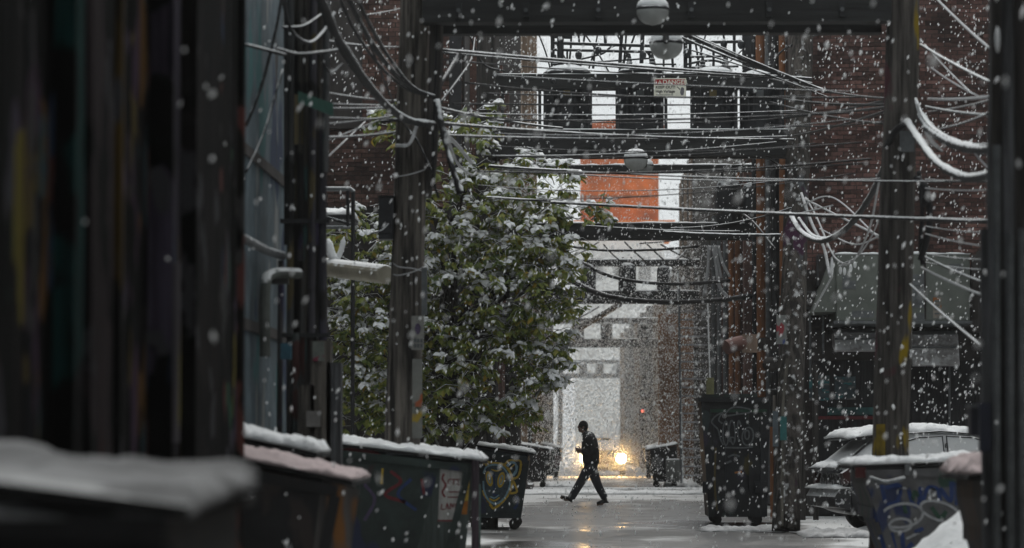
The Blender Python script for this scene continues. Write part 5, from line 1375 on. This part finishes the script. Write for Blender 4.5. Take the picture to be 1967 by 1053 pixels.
# big grey green metal cabinet over the car park
cb = thing('metal_cabinet', at(1745, 620, 58), 'large grey green metal cabinet jutting from the brick wall above the car', 'cabinet')
cg = mat('grey_green_enamel', (.135, .15, .132), .55, .2, 4, bump=.06, stain=.3)
dc = 58.2
a, c = at(1606, 490, dc), at(1862, 617, dc)
o = MB().box((a.x, dc, c.z), (c.x, 59.98, a.z)).build('housing', cg, cb)
bv = o.modifiers.new('bevel', 'BEVEL'); bv.width = .02; bv.segments = 2
e0, e1 = at(1562, 600, dc + .1), at(1606, 515, dc + .1)
MB().prism([(e0.x, e0.z), (a.x - .003, e0.z), (a.x - .003, e1.z + .1), (a.x - .06, e1.z + .1)], 'y', dc + .1, 59.9).build('slanted_end', cg, cb)
for px in (1692, 1776):
    q = at(px, 0, dc)
    MB().box((q.x - .015, dc - .02, c.z + .03), (q.x + .015, dc, a.z - .03)).build('door_seam', M['soot'], cb)
MB().box((a.x - .05, dc - .06, c.z - .05), (c.x + .03, 59.97, c.z - .003)).build('base_rail', M['galv'], cb)
MB().snow((a.x, dc, a.z), (c.x, dc, a.z), (c.x, 59.95, a.z), (a.x, 59.95, a.z), .06, 24, 8, 7.0).build('snow_layer', M['snow'], cb, smooth=True)
for q in ((1618, 530, 1632, 556), (1632, 540, 1643, 556), (1752, 528, 1774, 592), (1791, 572, 1807, 612), (1636, 598, 1678, 611), (1750, 603, 1775, 617), (1822, 508, 1848, 522)):
    lm_ = M['galv'] if q[0] != 1791 else mat('orange_white_label', (.22, .20, .17), .6, .3, 12, splats=[((.26, .09, .02), 4, (1, 1, 2), .56)])
    poster(*q, dc - .001, lm_, cb, 'label_plate', .008)
    if q[3] - q[1] > 30:
        for k in range(4):
            yy = q[1] + 6 + k * (q[3] - q[1] - 8) / 4
            poster(q[0] + 3, yy, q[2] - 4, yy + 3, dc - .0095, M['p_grey'], cb, 'print_line', .001)
MB().box(at(1866, 490, 58.4), at(1880, 640, 58.5)).build('side_strut', M['soot'], cb)
MB().box(at(1880, 482, 59.4), at(1960, 650, 59.9)).build('side_panel', mat('brown_grey_sheet', (.075, .068, .06), .8, .3, 4), cb)
# ------------------------------------------------------------------ snowed-in hatchback
def xf(root, rz):
    root.rotation_euler = (0, 0, rz)
def car_body(stations, mirror=True):
    """stations: list of (x, [(y,z)...]) half sections from bottom centre up to top centre; mirrored in y"""
    mb = MB()
    n = len(stations[0][1])
    full = []
    for x, sec in stations:
        ring = [(x, -y, z) for y, z in sec] + [(x, y, z) for y, z in reversed(sec)]
        full.append(ring)
    m = len(full[0])
    vs = [v for r_ in full for v in r_]
    fs = []
    for i in range(len(full) - 1):
        for k in range(m):
            a, b = i * m + k, i * m + (k + 1) % m
            fs.append((a, a + m, b + m, b))
    fs.append(tuple(range(m))); fs.append(tuple((len(full) - 1) * m + k for k in range(m - 1, -1, -1)))
    return mb.add(vs, fs)
def wheel(par, p, r=.32, side=-1):
    t = MB().tube([p + Vector((0, .10, 0)), p + Vector((0, .07, 0)), p + Vector((0, -.07, 0)), p + Vector((0, -.10, 0))], [r * .93, r, r, r * .93], 24).build('wheel', M['rubber'], par)
    for sd in (-1, 1):
        MB().tube([p + Vector((0, sd * .085, 0)), p + Vector((0, sd * .106, 0))], [r * .66, r * .62], 20).build('rim', M['galv'], t)
        MB().tube([p + Vector((0, sd * .10, 0)), p + Vector((0, sd * .118, 0))], [r * .18, r * .15], 12).build('hub', M['iron'], t)
    return t
cp = mat('snow_flecked_dark_paint', (.018, .019, .022), .35, .2, 6, speck=.30, lo=.42, bump=.0, stain=.1, spec=.5)
cgm = mat('snow_speckled_glass', (.022, .028, .028), .2, .2, 6, speck=.58, lo=.28, bump=.0, stain=0, spec=.5)
car = thing('parked_car', (0, 0, 0), 'dark hatchback buried in snow parked beside the brick wall', 'car')
# local frame: rear bumper at x=0, nose at +x, near side y=-0.88
def low(w, zb, zs, zt):   # lower body section
    return [(0, zb), (w * .86, zb), (w * .97, zb + .12), (w, zs), (w * .985, zs + .12), (w * .92, zt), (0, zt)]
st_ = [(0.02, low(.70, .36, .60, .88)), (.10, low(.80, .30, .60, .93)), (.35, low(.86, .24, .60, .98)), (.9, low(.88, .22, .62, 1.0)), (2.0, low(.88, .20, .62, .98)), (2.9, low(.88, .20, .62, .96)), (3.5, low(.86, .22, .60, .90)), (3.95, low(.78, .26, .56, .80)), (4.15, low(.62, .34, .52, .70))]
body = car_body(st_).build('body', cp, car, smooth=True)
sd = body.modifiers.new('subd', 'SUBSURF'); sd.levels = 1; sd.render_levels = 2
def up_(w0, w1, z0, z1): return [(0, z0), (w0, z0), (w0 * .5 + w1 * .5 + .02, (z0 + z1) / 2), (w1, z1 - .05), (w1 * .8, z1), (0, z1 + .015)]
gs = [(.12, up_(.74, .70, .93, 1.00)), (.34, up_(.80, .66, .93, 1.20)), (.60, up_(.82, .62, .93, 1.37)), (1.0, up_(.83, .61, .93, 1.46)), (1.6, up_(.83, .62, .93, 1.49)), (2.15, up_(.83, .62, .93, 1.43)), (2.65, up_(.83, .66, .93, 1.24)), (3.15, up_(.82, .72, .90, .97))]
gh = car_body(gs).build('greenhouse', cp, car, smooth=True)
sd = gh.modifiers.new('subd', 'SUBSURF'); sd.levels = 1; sd.render_levels = 2
# side windows: curved panes set just proud of the greenhouse
def pane(pts, nm='window'):
    for s in (-1, 1):
        vs = []
        for x, z in pts:
            t = (z - .95) / .5
            vs.append(Vector((x, s * (.845 - .165 * t + .012), z)))
        mb = MB(); c = sum(vs, Vector()) / len(vs)
        mb.add(vs + [c + Vector((0, s * .012, 0))], [(i, (i + 1) % len(vs), len(vs)) for i in range(len(vs))])
        o = mb.build(nm, cgm, car, smooth=True)
        fr_ = MB().tube([v + Vector((0, s * .006, 0)) for v in vs + [vs[0]]], .012, 6)
        fr_.build('window_trim', M['iron'], o)
pane([(.58, 1.02), (1.50, 1.0), (1.50, 1.39), (1.15, 1.37), (.86, 1.29), (.68, 1.17)])
pane([(1.56, 1.0), (2.62, .99), (2.45, 1.15), (2.2, 1.30), (1.95, 1.37), (1.56, 1.39)])
MB().add([Vector(v) for v in ((.09, -.58, 1.02), (.09, .58, 1.02), (.52, .52, 1.36), (.52, -.52, 1.36))], [(0, 1, 2, 3)]).build('rear_window', cgm, car)
MB().add([Vector(v) for v in ((3.10, -.66, 1.02), (2.40, -.56, 1.44), (2.40, .56, 1.44), (3.10, .66, 1.02))], [(0, 1, 2, 3)]).build('windscreen', cgm, car)
# spoiler, ledges, lamps, bumper, handles, mirrors
MB().prism([(.14, 1.33), (.26, 1.375), (.80, 1.45), (.80, 1.41), (.30, 1.33)], 'y', -.56, .56).build('spoiler', cp, car)
MB().prism([(-.10, .90), (.02, .93), (.30, 1.00), (.30, .93), (0, .86)], 'y', -.62, .62).build('tailgate_ledge', cp, car)
MB().prism([(-.10, .38), (-.12, .52), (-.06, .62), (.12, .64), (.12, .34)], 'y', -.80, .80).build('bumper', cp, car)
rl = mat('red_lens', (.035, .008, .008), .3, .2, 10, speck=.25, lo=.4)
for s in (-1, 1):
    MB().prism([(.0, .70), (-.02, .86), (.12, .95), (.34, .93), (.30, .78)], 'y', s * .70, s * .855).build('tail_light', rl, car)
    MB().tube([(1.15, s * .895, .86), (1.35, s * .895, .86)], .014, 6).build('handle', cp, car)
    MB().tube([(2.25, s * .895, .86), (2.45, s * .895, .86)], .014, 6).build('handle', cp, car)
    MB().ball((2.72, s * .98, 1.02), (.07, .11, .07), 10, 6).build('mirror', cp, car, smooth=True)
    MB().tube([(.9, s * .66, 1.42), (1.5, s * .66, 1.46), (2.0, s * .66, 1.42)], .012, 6).build('roof_rail', M['iron'], car)
    for x in (.78, 3.28):
        MB().tube([Vector((x + .375 * math.cos(a * PI / 10), s * .885, .33 + .375 * math.sin(a * PI / 10))) for a in range(11)], .03, 6).build('wheel_arch', M['rubber'], car)
for x in (.78, 3.28):
    for s in (-1, 1):
        wheel(car, Vector((x, s * .79, .325)))
# snow lying on it
def cs(nm, A, B, C, D, th, sd_, nu=24, nv=14, over=.03):
    MB().snow(A, B, C, D, th, nu, nv, sd_, .35, over).build(nm, M['snow'], car, smooth=True)
rs = MB().snow((.12, -.62, 1.35), (2.45, -.62, 1.33), (2.45, .62, 1.33), (.12, .62, 1.35), .10, 44, 16, 2.2, .25, .02)
for v in rs.v:
    v.z += .135 * math.sin(max(0, min(1, (v.x - .05) / 2.5)) * PI) ** .8 * (1 - .15 * abs(v.y)) - .05 * abs(v.y) ** 2
rs.build('roof_snow', M['snow'], car, smooth=True)
cs('ledge_snow', (-.12, -.64, .925), (.30, -.64, 1.0), (.30, .64, 1.0), (-.12, .64, .925), .075, 4, 10, 20)
cs('bumper_snow', (-.13, -.80, .625), (.10, -.80, .645), (.10, .80, .645), (-.13, .80, .625), .06, 6, 8, 24)
cs('bonnet_snow', (3.05, -.70, .955), (4.0, -.62, .80), (4.0, .62, .80), (3.05, .70, .955), .07, 8)
for x0_, x1_, z0_, z1_ in ((.32, .62, .98, 1.0), (.40, 2.7, .985, .985)):
    cs('sill_snow', (x0_, -.90, z0_), (x1_, -.90, z1_), (x1_, -.83, z1_ + .02), (x0_, -.83, z0_ + .02), .04, x0_, 24, 4, .01)
yaw = math.radians(11)
car.rotation_euler = (0, 0, yaw)
car.location = (at(1588, 0, 49.3).x, 49.2, 0.0)

# ------------------------------------------------------------------ oncoming car with headlights
DC = 130.0
fc = thing('oncoming_car', (at(1158, 0, DC).x, DC, 0), 'hazy car far down the alley with glowing amber headlights', 'car')
fcx = at(1158, 0, DC).x
fp = mat('grey_car_paint', (.10, .10, .10), .4, .2, 4, snow=.9, lo=.6)
L0 = [(0.02, low(.66, .30, .52, .66)), (.12, low(.80, .24, .55, .74)), (.5, low(.87, .2, .6, .84)), (1.2, low(.89, .2, .62, .94)), (3.2, low(.89, .2, .62, .96)), (4.1, low(.8, .3, .62, .9))]
def yz(mb, off):    # turn x-forward sections so the nose faces the camera
    for v in mb.v:
        x, y, z = v
        v.x, v.y, v.z = off.x + y, off.y + x, off.z + z
    return mb
off = Vector((fcx, DC, 0))
o = yz(car_body(L0), off).build('body', fp, fc, smooth=True)
o = yz(car_body([(1.0, up_(.8, .72, .9, .97)), (1.6, up_(.82, .62, .9, 1.40)), (2.4, up_(.82, .64, .9, 1.47)), (3.3, up_(.8, .66, .9, 1.35)), (3.7, up_(.74, .7, .9, 1.0))]), off).build('cabin', fp, fc, smooth=True)
MB().add([off + Vector(v) for v in ((-.68, 1.02, 1.0), (.68, 1.02, 1.0), (.56, 1.52, 1.38), (-.56, 1.52, 1.38))], [(0, 1, 2, 3)]).build('windscreen', M['glass'], fc)
MB().box(off + Vector((-.42, -.02, .46)), off + Vector((.42, .06, .62))).build('grille', M['iron'], fc)
MB().box(off + Vector((-.26, -.04, .36)), off + Vector((.26, .02, .45))).build('number_plate', M['white_paint'], fc)
hl = glow('headlight_glow', (1.0, .80, .50), 22)
for s in (-1, 1):
    p = off + Vector((s * .70, -.03, .68))
    h = MB().ball(p, (.20, .05, .19), 16, 8).build('headlight', hl, fc, smooth=True)
    MB().tube([p + Vector((0, .0, 0)), p + Vector((0, .09, 0))], [.23, .2], 16).build('lamp_bezel', M['galv'], h)
    ld_ = bpy.data.lights.new('headlamp_light', 'SPOT')
    ld_.energy = 1200; ld_.color = (1.0, .60, .22); ld_.spot_size = math.radians(160); ld_.spot_blend = 1.0; ld_.shadow_soft_size = .1; ld_.specular_factor = 0.0
    lo_ = bpy.data.objects.new('headlamp_light', ld_); COL.objects.link(lo_)
    lo_.parent = fc; lo_.location = p + Vector((0, -.12, 0)) - wpos(fc)
    lo_.rotation_euler = (PI / 2 - .02, 0, PI)
    lo_.rotation_euler = Vector((0, -1, .03)).to_track_quat('-Z', 'Y').to_euler()
    MB().tube([off + Vector((s * .78, .75, .32)), off + Vector((s * .78, .95, .32))], .01, 6)
    for yy in (.85, 3.4):
        q = off + Vector((s * .76, yy, .32))
        MB().tube([q - Vector((.1, 0, 0)), q + Vector((.1, 0, 0))], .32, 18).build('wheel', M['rubber'], fc)
rl_ = thing('red_lamp', at(1234, 790, 150), 'tiny red lamp glowing on the hazy piers', 'lamp')
p = at(1234, 790, 150)
MB().ball(p, (.07, .05, .07), 10, 6).build('lens', glow('red_lamp_glow', (1.0, .12, .05), 1.6), rl_, smooth=True)
MB().box(p + Vector((-.15, .04, -.2)), p + Vector((.15, .2, .2))).build('housing', M['iron'], rl_)
MB().tube([p + Vector((0, .15, -.2)), Vector((p.x, p.y + .15, 0))], .05, 8).build('post', M['iron'], rl_)

# ------------------------------------------------------------------ the walking person
PD = 70.0
pr = thing('person', (at(1130, 0, PD).x, PD, 0), 'person in dark jacket and trousers striding across the alley mouth', 'person')
def J(px, py, y=0.0):
    return Vector(((px - 1130) * PD / F, PD + y, (970 - py) * PD / F))
def melt(name, mb, vox, m, smooth_it=6):
    me = bpy.data.meshes.new('tmp'); me.from_pydata(mb.v, [], mb.f); me.update()
    bm_ = bmesh.new(); bm_.from_mesh(me); bmesh.ops.recalc_face_normals(bm_, faces=bm_.faces); bm_.to_mesh(me); bm_.free()
    o = bpy.data.objects.new('tmp', me); COL.objects.link(o)
    r_ = o.modifiers.new('r', 'REMESH'); r_.mode = 'VOXEL'; r_.voxel_size = vox
    s_ = o.modifiers.new('s', 'SMOOTH'); s_.iterations = smooth_it; s_.factor = .5
    me2 = bpy.data.meshes.new_from_object(o.evaluated_get(bpy.context.evaluated_depsgraph_get()))
    bpy.data.objects.remove(o)
    org = wpos(pr)
    for v in me2.vertices: v.co -= org
    me2.materials.clear(); me2.materials.append(m)
    me2.polygons.foreach_set('use_smooth', [True] * len(me2.polygons))
    me2.name = name
    o = bpy.data.objects.new(name, me2); COL.objects.link(o); o.parent = pr
    return o
skin = mat('skin', (.20, .12, .09), .6, .15, 20, bump=0, stain=0)
jk_ = mat('dark_jacket', (.022, .022, .024), .85, .3, 20, speck=-.1, lo=.72, bump=.2, stain=.1)
tr_ = mat('dark_trousers', (.032, .035, .046), .85, .3, 20, bump=.2, stain=.1)
sh_ = mat('black_shoe', (.010, .010, .010), .45, .2, 20, bump=.1, stain=0)
hr_ = mat('black_knit_cap', (.010, .010, .010), .9, .3, 40, speck=.0, lo=.8, bump=.3, stain=0)
hipN, hipF = J(1135, 893, -.09), J(1135, 893, .09)
# far leg strides forward, near leg pushes off
kF, aF, hF, tF = J(1113, 929, .10), J(1096, 958, .10), J(1097, 964, .10), J(1076, 954, .11)
kN, aN, hN, tN = J(1147, 928, -.10), J(1161, 957, -.10), J(1166, 965, -.10), J(1146, 968, -.11)
shN, shF = J(1131, 842, -.20), J(1130, 842, .20)
elN, elF = J(1138, 868, -.25), J(1135, 867, .25)
wrN, wrF = J(1117, 864, -.12), J(1121, 868, .13)
# body: one continuous surface under the clothes
B = MB()
hc = J(1119.5, 819)
B.ball(hc, (.092, .076, .112), 18, 12); B.ball(hc + Vector((-.035, 0, -.062)), (.062, .056, .062), 14, 10)
B.ball(hc + Vector((-.094, 0, -.012)), (.020, .014, .024), 8, 6); B.ball(hc + Vector((-.083, 0, .022)), (.018, .05, .012), 8, 6); B.ball(hc + Vector((-.088, 0, -.062)), (.014, .024, .012), 8, 6)
for s in (-1, 1): B.ball(hc + Vector((.012, s * .078, -.012)), (.024, .012, .034), 8, 6)
B.tube([J(1120, 826), J(1124, 833), J(1128, 842)], [.055, .056, .07], 12)
B.tube([J(1130, 838), J(1132, 850), J(1134, 870), J(1135, 886), J(1135, 896)], [.10, .115, .11, .12, .11], 14, ry=[.14, .155, .14, .15, .14])
for a_, b_, c_, d_, e_ in ((hipN, kN, aN, hN, tN), (hipF, kF, aF, hF, tF)):
    B.tube(smooth_path([a_, b_, c_], 5), [.080, .078, .072, .066, .060, .054, .052, .050, .045, .040, .036], 12)
    B.tube([c_, (d_ + e_) / 2, e_], [.036, .035, .025], 10)
for a_, b_, c_ in ((shN, elN, wrN), (shF, elF, wrF)):
    B.tube(smooth_path([a_, b_, c_], 5), [.05, .048, .046, .043, .040, .038, .036, .034, .031, .028, .026], 12)
def hand(w, d_, up, thumb):
    d_ = d_.normalized(); sd_ = d_.cross(up).normalized()
    pc_ = w + d_ * .05
    B.tube([w, w + d_ * .045, w + d_ * .09], [.024, .030, .028], 10, ry=[.024, .042, .040])
    for k, (o_, ln) in enumerate(((-.030, .062), (-.010, .074), (.010, .070), (.030, .054))):
        b0 = w + d_ * .085 + up * (o_ * 1.0)
        b1 = b0 + d_ * ln * .55 + sd_ * .008
        b2 = b1 + d_ * ln * .18 + sd_ * ln * .42
        B.tube([b0, b1, b2], [.0105, .0098, .008], 8)
    t0 = w + d_ * .03 + up * .034
    B.tube([t0, t0 + d_ * .03 + up * .026 + sd_ * .01, t0 + d_ * .06 + up * .028 + sd_ * .02], [.013, .011, .009], 8)
hand(wrN, Vector((-1, .25, .12)), Vector((.12, 0, 1)).normalized(), 1)
hand(wrF, Vector((-1, -.30, .20)), Vector((.2, 0, 1)).normalized(), 1)
melt('body', B, .007, skin, 3)
# cap
Hh = MB(); Hh.ball(hc + Vector((.010, 0, .022)), (.103, .090, .106), 18, 10); Hh.ball(hc + Vector((.03, 0, -.035)), (.078, .082, .06), 14, 8)
o = melt('knit_cap', Hh, .012, hr_, 3)
# jacket
K_ = MB()
pts = [J(1124.5, 831), J(1129, 837), J(1131.5, 845), J(1133, 856), J(1134, 868), J(1134.5, 880), J(1134.5, 889.5)]
K_.tube(smooth_path(pts, 4), [a for a in (.075, .085, .10, .115, .128, .137, .143, .150, .156, .161, .166, .170, .175, .178, .180, .180, .179, .178, .177, .177, .176, .175, .174, .173, .172)], 20,
        ry=[.085, .12, .16, .19, .205, .21, .212, .212, .212, .212, .210, .208, .206, .204, .202, .2, .2, .2, .2, .2, .2, .2, .2, .2, .2])
for a_, b_, c_ in ((shN, elN, wrN), (shF, elF, wrF)):
    K_.tube(smooth_path([a_, b_, b_.lerp(c_, .92)], 5), [.085, .084, .082, .078, .074, .070, .066, .062, .056, .052, .050], 14)
K_.ball(shN, .085, 12, 8); K_.ball(shF, .085, 12, 8); K_.ball(J(1138, 850), (.10, .15, .13), 14, 8)
K_.tube([J(1121, 829.5), J(1125, 834)], [.078, .088], 16)
melt('jacket', K_, .014, jk_, 4)
# trousers
T_ = MB()
T_.tube([J(1135, 884), J(1135, 892), J(1135, 900)], [.15, .145, .12], 16, ry=[.175, .175, .16])
T_.tube(smooth_path([hipF, kF, aF + Vector((.005, 0, .012))], 5), [.118, .114, .110, .104, .096, .090, .088, .086, .084, .082, .080], 14)
T_.tube(smooth_path([hipN, kN, aN + Vector((0, 0, .012))], 5), [.118, .114, .110, .104, .096, .090, .086, .084, .080, .078, .076], 14)
melt('trousers', T_, .014, tr_, 4)
for a_, h_, t_ in ((aF, hF, tF), (aN, hN, tN)):
    Sh = MB()
    dr = (t_ - h_).normalized(); upv = dr.cross(Vector((0, 1, 0))); upv = upv if upv.z > 0 else -upv
    Sh.tube([h_ + upv * .045, h_.lerp(t_, .3) + upv * .045, h_.lerp(t_, .65) + upv * .032, t_ + upv * .024], [.040, .048, .040, .026], 14, ry=[.038, .042, .048, .034])
    Sh.tube([a_ + upv * .05, h_.lerp(t_, .15) + upv * .045], [.045, .046], 12)
    Sh.box(h_ + Vector((-.015, -.034, -.004)), h_ + Vector((.03, .034, .03)))
    melt('shoe', Sh, .009, sh_, 3)
ph = MB().box(wrN + Vector((-.135, .0, -.045)), wrN + Vector((-.125, .07, .07))).build('mobile_phone', M['black'])
tag(ph, 'dark phone held in the hand of the walking person', 'phone')

# ------------------------------------------------------------------ falling snow
fl = MB()
rf = random.Random(5)
fv, ff = fl.v, fl.f
def flake(p, r):
    b = len(fv)
    ax = Vector((rf.uniform(-.2, .8), rf.uniform(-.5, .5), 1)).normalized()
    s1 = ax.orthogonal().normalized(); s2 = ax.cross(s1)
    k1, k2, k3 = rf.uniform(.8, 2.1), rf.uniform(.6, 1.1), rf.uniform(.6, 1.1)
    fv.extend((p + ax * r * k1, p - ax * r * k1, p + s1 * r * k2, p + s2 * r * k3, p - s1 * r * k2, p - s2 * r * k3))
    for i in range(4):
        a, c = b + 2 + i, b + 2 + (i + 1) % 4
        ff.append((b, a, c)); ff.append((b + 1, c, a))
N = 125000
for _ in range(N):
    d = 9 + 101 * rf.random() ** (1 / 2.35)
    w = .155 * d + 1.2
    x = -.0225 * d + rf.uniform(-w, w)
    z0, z1 = max(0.02, EYE - .034 * d), EYE + .145 * d
    z = rf.uniform(z0, z1)
    if d < 20 and rf.random() < .5: continue
    r = .0086 + .0088 * rf.random() ** 2
    if mnoise.noise(Vector((x * .35, d * .12, z * .35))) < rf.uniform(-.75, .15): continue
    if rf.random() < .05: r *= 1.5
    flake(Vector((x, d, z)), r)
for s in (-1, 1):          # fine flakes massed round the headlights, added to give their glow a halo
    for _ in range(52000):
        p = off + Vector((s * .70 + rf.gauss(0, .52), -.15 - abs(rf.gauss(0, .8)), .74 + rf.gauss(0, .46)))
        if p.z < .02: continue
        b = len(fv); q = [Vector((rf.uniform(-1, 1), rf.uniform(-1, 1), rf.uniform(-1, 1))) * .0036 for _k in range(3)]
        fv.extend((p + q[0], p + q[1], p + q[2])); ff.append((b, b + 1, b + 2))
for _ in range(105000):      # extra flakes added beyond the crossing as a pale veil of haze
    d = 97 + 149 * rf.random() ** 1.25
    p = Vector((rf.uniform(-1.9, 2.2 + .017 * d), d, rf.uniform(.05, 1.6 + .055 * d))); r = .0125 * rf.uniform(.7, 1.4); b = len(fv)
    u = rf.uniform(0, 6.28); c_, s_ = math.cos(u) * r, math.sin(u) * r
    fv.extend((p + Vector((c_, s_, -r)), p + Vector((-c_, -s_, -r)), p + Vector((-s_, c_, r)), p + Vector((s_, -c_, r))))
    ff.extend(((b, b + 1, b + 2), (b, b + 3, b + 1), (b, b + 2, b + 3), (b + 1, b + 3, b + 2)))
fm = bpy.data.materials.new('snowflake'); fm.use_nodes = True
b_ = fm.node_tree.nodes['Principled BSDF']; b_.inputs['Base Color'].default_value = (.97, .98, .985, 1); b_.inputs['Roughness'].default_value = .9
tl = _n(fm.node_tree, 'ShaderNodeBsdfTranslucent'); tl.inputs['Color'].default_value = (.97, .98, .985, 1)
mx_ = _n(fm.node_tree, 'ShaderNodeMixShader'); mx_.inputs[0].default_value = .5
fm.node_tree.links.new(b_.outputs[0], mx_.inputs[1]); fm.node_tree.links.new(tl.outputs[0], mx_.inputs[2]); fm.node_tree.links.new(mx_.outputs[0], fm.node_tree.nodes['Material Output'].inputs['Surface'])
tag(fl.build('falling_snow', fm), 'countless snowflakes falling through the whole alley', 'snow', kind='stuff')

# ------------------------------------------------------------------ haze of fine snow
hz_ = MB().box((-152, -32, -1.2), (152, 602, 40))
hm = bpy.data.materials.new('snow_haze'); hm.use_nodes = True
nt = hm.node_tree
nt.nodes.remove(nt.nodes['Principled BSDF'])
pv = _n(nt, 'ShaderNodeVolumePrincipled')
pv.inputs['Color'].default_value = (.97, .98, .98, 1)
pv.inputs['Density'].default_value = 0.0005
pv.inputs['Anisotropy'].default_value = 0.2
nt.links.new(pv.outputs[0], nt.nodes['Material Output'].inputs['Volume'])
tag(hz_.build('haze', hm), 'pale haze of fine drifting snow', 'haze', kind='stuff')
